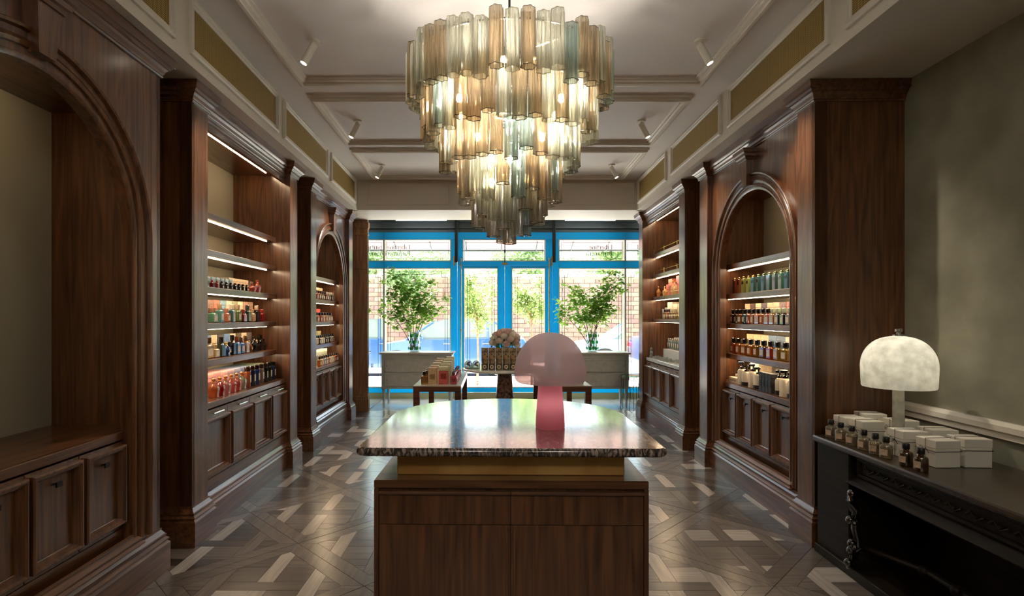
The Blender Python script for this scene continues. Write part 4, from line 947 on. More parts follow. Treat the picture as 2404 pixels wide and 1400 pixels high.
# rims: the thick cut lip of each tube
M['rim'] = glassy('tube_lip', rgb(120, 104, 74), .45, .9, .1, .4, .6)
M['rim2'] = glassy('tube_lip_pale', rgb(236, 226, 190), .5, .9, .1, .5, .6)
def rimmesh(z, r, mt):
    return mesh('rim', B().shell([(r, z), (r + .0014, z + .002), (r, z + .004), (r - .0014, z + .002), (r, z)], 36, lobes=6, amp=.11), mt, True)
rims = [(rimmesh(-.002, .0362, m_), rimmesh(TL - .002, .032, m_)) for m_ in ('rim', 'rim2', 'rim')]
random.seed(11)
tiers = [(.552, .435, 2.715, 44), (.468, .362, 2.515, 37), (.365, .285, 2.345, 29), (.262, .205, 2.165, 20), (.180, .145, 2.040, 13), (.098, .085, 1.965, 8), (.0, .0, 1.945, 1)]
metal = B()
for ti, (rx, ry, z, n) in enumerate(tiers):
    off = random.random() * 6
    for k in range(n):
        a = 2 * PI * (k + .5 * (ti % 2)) / n - PI / 2
        x, y = rx * math.cos(a), ry * math.sin(a)
        j = random.choice([0, 1, 2, 0, 1]) if ti < 6 else 0
        dz = random.uniform(-.022, .022) + (.018 if k % 2 else -.010) * (1 if ti < 3 else 1.6)
        rz_ = random.random() * PI
        o = put('glass_tube', tube_me[j], ch, (x, y, z + dz - ZC), rz_)
        put('rim', rims[j][0], o); put('rim', rims[j][1], o)
    if rx > 0:
        pts = [(rx * .93 * math.cos(2 * PI * i / 40), ry * .93 * math.sin(2 * PI * i / 40), z + TL - .012 - ZC) for i in range(41)]
        metal.tube(pts, .006, 6)
        for q_ in range(4):
            a = PI / 4 + q_ * PI / 2; metal.tube([(0, 0, z + TL - .012 - ZC), (rx * .93 * math.cos(a), ry * .93 * math.sin(a), z + TL - .012 - ZC)], .005, 6)
part('frame', metal, 'chrome', ch)
part('stem', B().tube([(0, 0, 0), (0, 0, 2.0 - ZC)], .007, 10).lathe([(.016, -.40), (.020, -.38), (.016, -.34)], 12), 'darkmetal', ch)
part('canopy', B().lathe([(.02, -.05), (.06, -.035), (.065, 0)], 24), 'white', ch, True)
bz = [(-.28, -.12, 2.70), (-.04, -.22, 2.86), (.28, -.12, 2.70), (.28, .14, 2.70), (-.28, .14, 2.70), (.0, .12, 2.60), (-.18, -.08, 2.50), (.18, -.08, 2.50), (0, -.06, 2.38), (.1, .05, 2.30), (-.1, -.02, 2.26)]
for x, y, z in bz:
    b1 = part('bulb', B().ball((x, y, z - ZC), .017, 10, 1.5), 'bulb', ch, True)
    part('socket', B().lathe([(.010, .022), (.012, .03), (.012, .07), (.006, .075)], 10, (x, y, z - ZC)), 'chrome', b1)

# ------------------------------------------------------------------ ceiling spots
spots = [(-1.27, 3.87, 'left', 'nearest'), (-1.345, 5.46, 'left', 'middle'), (-1.42, 7.04, 'left', 'farthest'), (1.48, 3.87, 'right', 'nearest'), (1.495, 5.46, 'right', 'middle'), (1.545, 7.04, 'right', 'farthest')]
for x, y, sd, wh in spots:
    t = empty('ceiling_spotlight', 'white tube spotlight on the ceiling, %s of the three on the %s' % (wh, sd), 'spotlight', (x, y, ZC), 0, None, 'ceiling spotlights')
    sgn = -1 if sd == 'left' else 1
    part('canopy', B().lathe([(.040, -.012), (.042, -.008), (.042, 0)], 20), 'white', t, True)
    part('stem', B().tube([(0, 0, -.01), (0, 0, -.05)], .006, 8), 'white', t)
    d = Vector((sgn * .42, -.12, -.90)).normalized(); p0 = Vector((0, 0, -.04)) - d * .01; p1 = p0 + d * .155
    part('barrel', B().tube([p0, p1], .026, 20), 'white', t, True)
    part('lens', B().tube([p1 + d * .0005, p1 + d * .002], .021, 20), 'spotface', t)
    L = bpy.data.lights.new('spot_beam', 'SPOT'); L.energy = 26; L.spot_size = R(64); L.spot_blend = .8; L.color = (1, .86, .68); L.shadow_soft_size = .02
    lo = bpy.data.objects.new('spot_beam', L); C.objects.link(lo); lo.parent = t
    lo.location = p1 + d * .02; lo.rotation_mode = 'QUATERNION'; lo.rotation_quaternion = (-d).to_track_quat('Z', 'Y')

# added fill lamps, unseen behind the camera, to brighten surfaces facing it
M['opal'] = emit('fill_lamp_glow', (1.0, 0.94, 0.86, 1), 8.0)
for x, y, wh in ((-.75, -1.9, 'left'), (.9, -1.9, 'right')):
    t = empty('fill_lamp', 'added fill lamp, unseen on the ceiling behind the camera, %s one' % wh, 'lamp', (x, y, ZC))
    part('diffuser', B().lathe([(.27, -.20), (.29, -.185), (.29, -.03), (.28, -.02)], 32), 'opal', t, True)
    part('ceiling_plate', B().lathe([(.30, -.02), (.30, 0)], 32), 'brass', t)

# ------------------------------------------------------------------ pale stone desk lamp, carved desk, gift boxes, bottles
dk = empty('carved_desk', 'dark carved antique desk against the right wall beside arched cabinet', 'desk', (-2.585, 0, 0), 0, FR)
# local: x towards camera, y into the wall; desk from x=-.93 (far end) to .93; front face plane y=-.0
hx, yf, yb = .93, -.005, .58
M['desk_top'] = wood('desk_top_wood', (0.02, 0.011, 0.005, 1), (0.05, 0.028, 0.013, 1), 'x', 0.3, 0.4)
part('desk_top', ringslab([(-hx, yf), (hx, yf), (hx, yb), (-hx, yb)], [(.012, .700), (.004, .706), (0, .716), (.002, .728), (.008, .737)]), 'desk_top', dk)
for s_ in (-1, 1):
    x0, x1 = sorted((s_ * (hx - .02), s_ * (hx - .34)))
    part('end_block', B().bbox(x0, x1, yf + .02, yb - .01, 0, .70, .004), 'desk', dk)
part('apron', B().box(-hx + .34, hx - .34, yf + .06, yb - .03, .555, .70), 'desk', dk)
part('apron_frame', B().sweep([(-hx + .37, .575), (hx - .37, .575), (hx - .37, .69), (-hx + .37, .69)], [(0, yf + .06), (0, yf + .045), (-.010, yf + .040), (-.016, yf + .046), (-.022, yf + .046), (-.026, yf + .058), (-.026, yf + .06)], closed=True, plane='xz'), 'desk', dk)
orn = B()
for k in range(9):
    x = -.46 + k * .115; orn.tube([(x - .05, yf + .052, .63), (x - .02, yf + .045, .65), (x + .01, yf + .045, .62), (x + .04, yf + .052, .64)], .006, 6).ball((x, yf + .05, .632), .010, 8)
part('carving', orn, 'desk', dk, True)
part('ledge_moulding', B().sweep([(-hx + .33, yf + .06), (hx - .33, yf + .06)], [(0, .520), (.030, .520), (.048, .526), (.054, .534), (.048, .541), (.030, .545), (.020, .556), (.010, .570), (0, .575)]), 'desk', dk, True)
part('back_board', B().box(-hx + .34, hx - .34, .40, .42, .06, .55), 'desk', dk)
part('foot_rail', B().bbox(-hx + .02, hx - .02, yf + .0, .5, 0, .055, .004), 'desk', dk)
M['desk_shine'] = plain('waxed_black_wood', (0.010, 0.007, 0.005, 1), 0.12, 0, .8, .8)
for s_ in (-1, 1):
    x = s_ * (hx - .37)
    lg = B().tube([(x, yf + .06, .50), (x, yf + .015, .475), (x, yf + .005, .44), (x, yf + .03, .38), (x, yf + .045, .33), (x, yf + .035, .28), (x, yf + .05, .22), (x, yf + .055, .17), (x, yf + .03, .12), (x, yf + .0, .075), (x, yf + .01, .05)], .021, 10)
    for z, y in ((.478, 0), (.325, -.01), (.19, .0), (.15, -.005), (.08, -.02)): lg.ball((x, yf + .02 + y, z), .026, 10)
    lg.ball((x - .05 * s_, yf + .0, .325), .016, 8).ball((x - .05 * s_, yf, .19), .018, 8)
    part('leg', lg, 'desk_shine', dk, True)
st = B().tube([(-.56, .10, .16), (-.2, .16, .20), (.2, .16, .20), (.56, .10, .16)], .016, 8)
for x in (-.2, 0, .2): st.ball((x, .15, .2), .028, 10)
part('stretcher', st, 'desk', dk, True)

M['alabaster'] = translucent('clouded_alabaster', rgb(214, 212, 200), rgb(240, 238, 228), .55, .35, cloud=(16, rgb(200, 200, 188)))
wl_ = empty('stone_lamp', 'white clouded-glass dome lamp with column stem on the dark desk', 'lamp', (2.355, 3.16, .7375))
pr = [(.172, .355), (.178, .352), (.181, .36), (.183, .40), (.186, .47)]
for k in range(1, 13):
    a = k / 12 * PI / 2; pr.append((.186 * math.cos(a) ** .8 if k < 12 else .0005, .47 + .178 * math.sin(a)))
part('shade', B().shell(pr, 48), 'alabaster', wl_, True)
part('stem', B().lathe([(.060, 0), (.064, .01), (.060, .028), (.050, .034), (.052, .048), (.044, .056), (.032, .064), (.030, .08), (.029, .40), (.034, .46)], 28), 'alabaster', wl_, True)
part('finial', B().lathe([(.034, .648), (.034, .656), (.012, .660), (.012, .670), (.020, .676), (.020, .690), (.010, .694)], 18), 'chrome', wl_, True)
L = bpy.data.lights.new('lamp_inner_light', 'POINT'); L.energy = .45; L.color = (1, .93, .80); L.shadow_soft_size = .03
lo = bpy.data.objects.new('lamp_inner_light', L); C.objects.link(lo); lo.parent = wl_; lo.location = (0, 0, .52)

def gift(loc, rz, label, s=(.115, .105, .125)):
    t = empty('gift_box', label, 'box', loc, rz, None, 'white boxes tied with black cord')
    w, d, h = s
    part('box_body', B().bbox(-w / 2, w / 2, -d / 2, d / 2, 0, h * .70, .002), 'white', t)
    part('box_lid', B().bbox(-w / 2 - .0015, w / 2 + .0015, -d / 2 - .0015, d / 2 + .0015, h * .70, h, .002), 'white', t)
    e = .0035; r = .0016
    cb = B()
    for zz in (h * .60,): cb.tube([(-w / 2 - e, -d / 2 - e, zz), (w / 2 + e, -d / 2 - e, zz), (w / 2 + e, d / 2 + e, zz), (-w / 2 - e, d / 2 + e, zz), (-w / 2 - e, -d / 2 - e, zz)], r, 5)
    cb.tube([(-w / 2 - e, 0, 0.002), (-w / 2 - e, 0, h + e - .001), (w / 2 + e, 0, h + e - .001), (w / 2 + e, 0, .002)], r, 5)
    cb.tube([(-w / 2 - e, 0, h * .6), (-w / 2 - .018, .015, h * .72), (-w / 2 - .012, .028, h * .5), (-w / 2 - e, 0, h * .6), (-w / 2 - .018, -.016, h * .7), (-w / 2 - .01, -.03, h * .5)], r, 5)
    part('cord', cb, 'string', t)
    return t
DZ = .7378
gl = [((2.245, 3.42), 'far-left white gift box tied with black cord on the desk'), ((2.238, 3.26), 'white gift box behind the third small bottle on the desk'), ((2.40, 3.46), 'white gift box at the back far corner of the desk'),
      ((2.49, 3.32), 'white gift box at the back beside the lamp stem'), ((2.27, 2.98), 'large white corded gift box in front of the lamp stem'), ((2.435, 2.98), 'white gift box just right of the lamp stem, back row'), ((2.29, 2.80), 'white corded gift box behind the nearest bottle, right edge'), ((2.450, 2.80), 'white gift box in the back row at the right edge')]
for k, ((x, y), lb) in enumerate(gl): gift((x, y, DZ), R(-2 + 5 * math.sin(k * 2.3)), lb, (.13, .12, .135 + .008 * (k % 3)))
pos = [3.43, 3.33, 3.225, 3.115, 3.02, 2.935, 2.79, 2.69]
nm = ['first small clear bottle from the far end of the desk edge', 'second small clear bottle along the desk, pinkish label', 'third small bottle along the desk, dip tube showing', 'fourth small bottle along the desk edge, black cap', 'fifth small bottle along the desk edge, black cap', 'sixth small bottle along the desk, in front of large box', 'seventh small bottle on the desk, amber brown perfume', 'nearest small bottle on the desk, cut by the edge']
bodyme = {}
for k, y in enumerate(pos):
    t = empty('desk_bottle', nm[k], 'bottle', (2.06 + .0227 * y * .0 + (.0 if k < 6 else -.01) + .0, y, DZ), R(-60 + 9 * math.sin(k * 1.7)), None, 'small bottles along the desk edge')
    t.location.x = 1.99 + .0227 * y + .065
    w = .060
    gm = cmat('clear', 222, 214, 190) if k < 6 else cmat('clear', 150, 110, 60)
    part('bottle_body', B().lathe([(.024, 0), (.030, .002), (.031, .008), (.031, .060), (.028, .068), (.014, .075), (.013, .082)], 18), gm, t, True)
    part('liquid', B().lathe([(.026, .008), (.027, .010), (.027, .052), (.026, .053)], 16), cmat('clear', 232, 206, 160) if k < 6 else cmat('glass', 120, 76, 30), t, True)
    part('dip_tube', B().tube([(0, 0, .075), (.004, .002, .04), (.012, .006, .012)], .0012, 5), 'white', t)
    part('cap', B().lathe([(.016, .083), (.017, .085), (.017, .110), (.015, .113)], 14), 'black', t, True)
    part('paper_label', B().box(-.016, .016, -.0325, -.0305, .018, .050), cmat('card', 200, 176, 150), t)

# ------------------------------------------------------------------ walnut consoles in the middle of the shop
def console(x0, x1, y0, y1, h, label):
    t = empty('walnut_console', label, 'table', ((x0 + x1) / 2, (y0 + y1) / 2, 0), 0, None, 'low walnut display tables')
    a, c_ = (x1 - x0) / 2, (y1 - y0) / 2
    part('table_top', B().bbox(-a, a, -c_, c_, h - .012, h, .002), 'commode_top' if True else 'console', t)
    part('apron', B().box(-a, a, -c_, -c_ + .03, h - .075, h - .012).box(-a, a, c_ - .03, c_, h - .075, h - .012).box(-a, -a + .03, -c_ + .03, c_ - .03, h - .075, h - .012).box(a - .03, a, -c_ + .03, c_ - .03, h - .075, h - .012), 'console', t)
    for sx_ in (-1, 1):
        for sy_ in (-1, 1):
            xa, xb = sorted((sx_ * a, sx_ * (a - .075))); ya, yb_ = sorted((sy_ * c_, sy_ * (c_ - .075)))
            part('leg', B().bbox(xa, xb, ya, yb_, 0, h - .075, .002), 'console', t)
    return t
console(-.954, -.376, 6.6, 8.30, .66, 'low walnut console table with boxed perfumes left of the counter lamp')
console(.628, 1.206, 6.6, 8.30, .66, 'low walnut console table partly hidden behind the pink lamp')
CZ = .6605
colx = [-.835, -.735, -.60, -.475]
for k in range(6):
    bottle('perfume_bottle', 'gold bottle with black cap, %s in the left column of left console' % ORD[k], 'bottle', 'square', (.085, .06, .155), ('metal', 200, 150, 84), BLK, None, (colx[0], 6.74 + .15 * k, CZ), None, .1, 'gold bottles on left console')
    bottle('perfume_bottle', 'rose pink bottle with dark cap, %s in the right column of left console' % ORD[k], 'bottle', 'square', (.085, .06, .15), q(196, 84, 96), q(120, 70, 76), ('card', 120, 50, 60), (colx[3], 6.76 + .17 * k, CZ), None, 0, 'pink bottles on left console')
for k in range(5):
    c_ = [(206, 176, 140), (222, 204, 176), (206, 196, 180), (214, 190, 160), (200, 170, 130)][k]
    carton('%s box, %s in the second column of left console' % (['tan', 'ivory', 'stone', 'beige', 'sand'][k], ORD[k]), .105, .07, .20 + .01 * k, ('card',) + c_, (colx[1], 6.76 + .26 * k, CZ), None, 0, 'boxes in second column of left console')
    c_ = [(196, 90, 92), (196, 206, 176), (180, 196, 176), (206, 214, 196), (190, 180, 190)][k]
    carton('%s box, %s in the third column of left console' % (['rose pink', 'pale green', 'sage', 'mint white', 'lilac'][k], ORD[k]), .115, .07, .215 + .01 * k, ('card',) + c_, (colx[2], 6.76 + .28 * k, CZ), None, 0, 'boxes in third column of left console', top=('card', 206, 206, 170))
for k, (x, y, c_, n_) in enumerate([(1.10, 6.80, q(60, 40, 30), 'brown bottle on the right console beside the lamp base'), (1.02, 6.95, g(120, 150, 176), 'blue glass bottle on the right console'), (1.02, 6.74, q(40, 36, 34), 'black bottle with thin neck, front of right console'), (.92, 7.1, q(150, 120, 80), 'ochre bottle behind the pink lamp on right console')]):
    bottle('perfume_bottle', n_, 'bottle', 'square', (.08, .06, .12), c_, BLK, None, (x, y, CZ), None, 0, 'bottles on the right console')

# ------------------------------------------------------------------ round marble table with display boxes and roses
rt = empty('pedestal_table', 'round marble-topped pedestal table by the shop doors', 'table', (.185, 7.9, 0))
part('table_top', B().lathe([(.59, .722), (.615, .728), (.62, .738), (.615, .752), (.60, .760)], 48), 'marble_w', rt, True)
part('pedestal', B().lathe([(.19, 0), (.185, .02), (.165, .10), (.12, .42), (.105, .66), (.12, .70), (.20, .722)], 32), 'marble_leg', rt, True)
M['print_brown'] = plain('botanical_print', rgb(92, 80, 60), .5, noise=(34, rgb(186, 164, 126), .46, .60))
for k in range(7):
    x = -.13 + .098 * k
    t = empty('display_box', 'clear-fronted botanical print box, %s from the left on round table' % ORD[k], 'box', (.03 + x, 7.62, .7605), 0, None, 'botanical boxes on the round table')
    part('box_body', B().bbox(-.044, .044, -.04, .04, 0, .30, .002), 'print_brown', t)
    part('edge_strip', B().box(.0445, .047, -.041, .041, 0, .305).box(-.047, -.0445, -.041, .041, 0, .305), 'white', t)
    part('window', B().tube([(0, -.0405, .17), (0, -.042, .17)], .026, 16), cmat('card', 176, 140, 100), t)
    c2 = empty('candle_jar', 'round-labelled candle jar, %s from the left before the print boxes' % ORD[k], 'candle', (.03 + x, 7.535, .7605), 0, None, 'candle jars on the round table')
    part('jar_body', B().lathe([(.036, 0), (.040, .004), (.040, .085), (.036, .09)], 18), cmat('gloss', 96, 90, 70), c2, True)
    part('paper_label', B().tube([(0, -.039, .045), (0, -.043, .045)], .027, 18), cmat('card', 206, 190, 160), c2)
    part('seal', B().tube([(0, -.0432, .045), (0, -.045, .045)], .013, 12), cmat('card', 96, 80, 60), c2)
for k, x in enumerate((-.345, -.235)):
    t = empty('glass_cloche', ['glass cloche over a brown flower at the left of round table', 'second glass cloche from the left on the round table'][k], 'cloche', (x + .01, 7.76 - .03 * k, .7605), 0, None, 'glass cloches')
    part('dome', B().shell([(.055, 0), (.055, .06)] + [(.055 * math.cos(a * PI / 16), .06 + .055 * math.sin(a * PI / 16)) for a in range(1, 8)] + [(.0005, .115)], 20), cmat('clear', 222, 236, 232), t, True)
    part('base', B().lathe([(.050, .0005), (.052, .008), (.046, .012)], 20), 'white', t)
    fb_ = B()
    for i in range(9): fb_.ball((.02 * math.cos(i * .7), .012 * math.sin(i * 1.3), .035 + .006 * i), .014, 6)
    part('dried_flower', fb_, cmat('card', 120, 60, 30), t)
random.seed(7)
def rose(parent, c, r, col):
    bb = B()
    for ring, (n, rr, top_) in enumerate([(2, .34, 1.2), (3, .55, 1.05), (4, .78, .80), (5, 1.0, .45)]):
        for k in range(n):
            a0 = 2 * PI * k / n + ring * .9 + random.random() * .4; vs_ = []
            for u in range(4):
                ph = -1.2 + (top_ + 1.2) * u / 3
                for v in range(5):
                    w_ = (v / 4 - .5) * (2 * PI / n) * 1.25; aa = a0 + w_
                    rad = r * rr * math.cos(ph * .8) * (1.06 if u == 3 else 1) * (1 + .05 * math.sin(v * 2.1 + ring)); z = r * (.95 - .12 * rr) * math.sin(ph) - .10 * r * (v in (0, 4)) * (u == 3)
                    vs_.append((c[0] + rad * math.cos(aa), c[1] + rad * math.sin(aa), c[2] + z))
            bb.add(vs_, [(u * 5 + v, u * 5 + v + 1, u * 5 + v + 6, u * 5 + v + 5) for u in range(3) for v in range(4)])
    bb.ball((c[0], c[1], c[2] + r * .3), r * .24, 8, 1.5)
    return part('rose', bb, col, parent, True)
rp_ = [translucent('rose_petal_%s' % n_, rgb(*c_), rgb(*c_), .35, .6) for n_, c_ in (('cream', (248, 244, 234)), ('blush', (246, 232, 226)), ('pink', (240, 212, 208)))]
bq = empty('rose_bouquet', 'round bouquet of cream and blush roses on the round marble table', 'bouquet', (.19, 7.86, .7605))
part('vase', B().lathe([(.055, 0), (.07, .01), (.08, .14), (.07, .22), (.075, .26)], 20), cmat('clear', 214, 226, 220), bq, True)
lf = B()
for k in range(30):
    a = k * 2.39996; e = -.35 + 1.75 * ((k + .5) / 30) ; rr = .165
    c = (rr * math.cos(a) * math.cos(e) * 1.1, rr * .8 * math.sin(a) * math.cos(e), .38 + .15 * math.sin(e))
    rose(bq, c, random.uniform(.048, .060), rp_[k % 3])
    lf.tube([(0, 0, .22), (c[0] * .6, c[1] * .6, .29), c], .003, 5)
for k in range(90):
    a = random.random() * 2 * PI; rr = random.uniform(.08, .25); z = random.uniform(.22, .42); c = Vector((rr * math.cos(a), rr * .8 * math.sin(a), z)); s_ = random.uniform(.02, .04)
    d = Vector((random.uniform(-1, 1), random.uniform(-1, 1), random.uniform(-.3, 1))).normalized(); e = d.cross(Vector((0, .3, 1))).normalized()
    lf.add([c - d * s_, c + e * s_ * .5, c + d * s_, c - e * s_ * .5], [(0, 1, 2, 3)])
o = part('foliage', lf, 'leaf_dark', bq, kind='stuff')

# ------------------------------------------------------------------ grey commodes in the window bay
def commode(x0, x1, label):
    yc0, yc1 = 8.92, 9.40; h = .905; a = (x1 - x0) / 2; d = (yc1 - yc0) / 2
    t = empty('commode', label, 'commode', ((x0 + x1) / 2, (yc0 + yc1) / 2, .0005), 0, None, 'grey commodes in the shop window')
    part('top', ringslab([(-a - .03, -d - .03), (a + .03, -d - .03), (a + .03, d + .01), (-a - .03, d + .01)], [(.012, h - .03), (0, h - .02), (0, h - .008), (.006, h)]), 'commode_top', t)
    part('case', B().box(-a, a, -d + .012, d, .31, h - .03), 'commode', t)
    part('frame', B().box(-a, a, -d, -d + .012, .31, .34).box(-a, a, -d, -d + .012, h - .10, h - .03).box(-a, -a + .045, -d, -d + .012, .34, h - .10).box(a - .045, a, -d, -d + .012, .34, h - .10), 'commode', t)
    for k in range(2):
        z0 = .345 + k * .235; dr = part('drawer', B().bbox(-a + .05, a - .05, -d - .004, -d + .010, z0, z0 + .222, .003), 'commode_d', t)
        part('beading', B().sweep([(-a + .06, z0 + .01), (a - .06, z0 + .01), (a - .06, z0 + .212), (-a + .06, z0 + .212)], [(0, -d - .004), (-.003, -d - .010), (-.008, -d - .010), (-.011, -d - .004)], closed=True, plane='xz'), 'commode', dr)
        for s_ in (-1, 1): part('key_plate', B().tube([(s_ * (a - .09), -d - .004, z0 + .11), (s_ * (a - .09), -d - .014, z0 + .11)], .010, 10), 'brass', dr)
    for sx_ in (-1, 1):
        for sy_ in (-1, 1):
            part('leg', B().lathe([(.010, 0), (.014, .01), (.026, .27), (.030, .30), (.022, .31)], 12, (sx_ * (a - .035), sy_ * (d - .035), 0)), 'commode', t, True)
    return t
commode(-1.81, -.66, 'grey painted two-drawer commode under the left shop window')
commode(1.12, 2.24, 'grey painted two-drawer commode under the right shop window')
random.seed(21)
def branches(label, x, spreadpts, seed):
    random.seed(seed)
    t = empty('branch_vase', label, 'vase', (x, 9.14, .9060), 0, None, 'green-dotted vases of leafy branches')
    part('glass_vase', B().shell([(.0005, .004), (.065, .003), (.078, .01), (.092, .09), (.094, .22), (.100, .325), (.104, .335)], 28), cmat('clear', 226, 240, 234), t, True)
    dots = B(); gm = cmat('glass', 60, 214, 130)
    for r_ in range(3):
        for k in range(6):
            a = 2 * PI * (k + .5 * (r_ % 2)) / 6; z = .06 + .105 * r_; rr = .093
            p_ = Vector((rr * math.cos(a), rr * math.sin(a), z)); nrm_ = Vector((math.cos(a), math.sin(a), 0))
            part('glass_disc', B().tube([p_, p_ + nrm_ * .012], .030, 16, .020), gm, t, True)
    br = B(); lv = B()
    def leafspray(c, n, rad):
        for _ in range(n):
            p_ = Vector(c) + Vector((random.gauss(0, rad), random.gauss(0, rad), random.gauss(0, rad * .8))); s_ = random.uniform(.024, .042)
            d_ = Vector((random.uniform(-1, 1), random.uniform(-1, 1), random.uniform(-.6, .6))).normalized(); e_ = d_.cross(Vector((random.uniform(-.5, .5), random.uniform(-.5, .5), 1))).normalized()
            lv.add([p_ - d_ * s_, p_ - d_ * s_ * .2 + e_ * s_ * .8, p_ + d_ * s_ * .6 + e_ * s_ * .45, p_ + d_ * s_, p_ + d_ * s_ * .6 - e_ * s_ * .45, p_ - d_ * s_ * .2 - e_ * s_ * .8], [(0, 1, 2, 3, 4, 5)])
    for (tx, tz, ty) in spreadpts:
        a = random.random() * 6; p0 = Vector((.04 * math.cos(a), .04 * math.sin(a), .03)); tip = Vector((tx, ty, tz)); mid = p0.lerp(tip, .5) + Vector((-tx * .12, 0, .10))
        pts = [p0 * (1 - s) ** 2 + mid * 2 * s * (1 - s) + tip * s * s for s in [i / 8 for i in range(9)]]
        br.tube(pts, .0075, 6, .0025)
        for i in range(4, 9):
            for _ in range(3):
                side = Vector((random.uniform(-.22, .22), random.uniform(-.12, .12), random.uniform(-.03, .16))); e_ = pts[i] + side
                br.tube([pts[i], pts[i] + side * .5 + Vector((0, 0, .01)), e_], .003, 4, .0012); leafspray(e_, 17, .050)
    part('branch', br, 'stem', t, True, kind='stuff'); part('leaves', lv, 'leaf', t, kind='stuff')
    return t
branches('vase of leafy green branches with green glass dots on the left commode', -1.30, [(-.46, 1.22, -.05), (-.36, .95, .05), (-.12, 1.02, .0), (.12, 1.10, -.04), (.38, .86, .03), (-.40, .62, -.08), (.22, .72, .08)], 3)
branches('vase of leafy green branches with green glass dots on the right commode', 1.68, [(-.50, .62, -.04), (-.22, .98, .03), (.05, .92, .0), (.30, 1.05, -.02), (.46, 1.22, .04), (.12, .70, -.08), (-.36, .84, .05)], 5)
t = empty('wire_table', 'small round glass-topped side table with hairpin wire legs at right', 'table', (2.19, 8.62, .0005))
part('glass_top', B().lathe([(.155, .555), (.16, .558), (.16, .566), (.155, .569)], 28), cmat('clear', 190, 226, 210), t, True)
part('rim', B().tube([(.160 * math.cos(2 * PI * i / 28), .160 * math.sin(2 * PI * i / 28), .552) for i in range(29)], .005, 6), cmat('metal', 120, 130, 120), t)
for k in range(3):
    a = 2 * PI * k / 3 + .4; c_, s_ = math.cos(a), math.sin(a)
    part('leg', B().tube([(.14 * c_ - .04 * s_, .14 * s_ + .04 * c_, .55), (.13 * c_ - .02 * s_, .13 * s_ + .02 * c_, .30), (.15 * c_ - .035 * s_, .15 * s_ + .035 * c_, .03), (.155 * c_, .155 * s_, .006), (.15 * c_ + .035 * s_, .15 * s_ - .035 * c_, .03), (.13 * c_ + .02 * s_, .13 * s_ - .02 * c_, .30), (.14 * c_ + .04 * s_, .14 * s_ - .04 * c_, .55)], .005, 6), cmat('metal', 120, 130, 120), t, True)

# ------------------------------------------------------------------ lettering on the transoms (reads from the street)
def _arc(cx, cy_, rx, ry, a0, a1, n=14): return [(cx + rx * math.cos(R(a0 + (a1 - a0) * i / n)), cy_ + ry * math.sin(R(a0 + (a1 - a0) * i / n))) for i in range(n + 1)]
def _stem(x, h, top=True): return [([(x, 0), (x, h)], .085), ([(x - .08, .012), (x + .08, .012)], .026)] + ([([(x - .08, h - .012), (x, h - .012)], .026)] if top else [])
GL = {'L': (_stem(.12, .7) + [([(.04, .688), (.22, .688)], .026), ([(.12, .012), (.46, .012), (.47, .14)], .030)], .54),
      'i': (_stem(.11, .45) + [(_arc(.11, .60, .02, .02, 0, 360), .05)], .26), 'b': (_stem(.11, .72) + [(_arc(.26, .22, .15, .205, -120, 120), .055)], .50),
      'e': ([(_arc(.22, .22, .16, .205, 10, 320), .055), ([(.08, .25), (.37, .25)], .028)], .44), 'r': (_stem(.11, .45) + [(_arc(.24, .30, .12, .13, 160, 60), .05)], .37),
      't': ([([(.13, .60), (.13, .10)], .07), ([(.02, .44), (.27, .44)], .028), (_arc(.21, .09, .08, .08, 180, 300), .04)], .31),
      'n': (_stem(.11, .45) + _stem(.38, .30, False) + [(_arc(.245, .28, .135, .15, 170, 0), .045)], .52), 'P': (_stem(.12, .7) + [([(.04, .688), (.22, .688)], .026), (_arc(.20, .51, .20, .178, 90, -90), .055)], .48),
      'a': (_stem(.34, .32, False) + [(_arc(.20, .32, .14, .11, 150, 0), .045), (_arc(.20, .13, .13, .12, 70, 300), .045)], .44), 'f': ([([(.10, -.16), (.17, .50)], .06), (_arc(.27, .52, .10, .16, 170, 50), .045), ([(.04, .43), (.30, .43)], .028)], .30),
      'u': ([([(.10, .45), (.10, .16)], .07), ([(.38, .45), (.38, 0)], .08), (_arc(.24, .16, .14, .15, 180, 350), .045), ([(.02, .44), (.10, .44)], .026), ([(.30, .44), (.38, .44)], .026), ([(.38, .012), (.46, .012)], .026)], .50),
      'm': (_stem(.11, .45) + _stem(.36, .30, False) + _stem(.61, .30, False) + [(_arc(.235, .28, .125, .15, 170, 0), .045), (_arc(.485, .28, .125, .15, 170, 0), .045)], .74)}
GL['R'] = (GL['P'][0] + [([(.22, .34), (.46, 0)], .08)], .54)
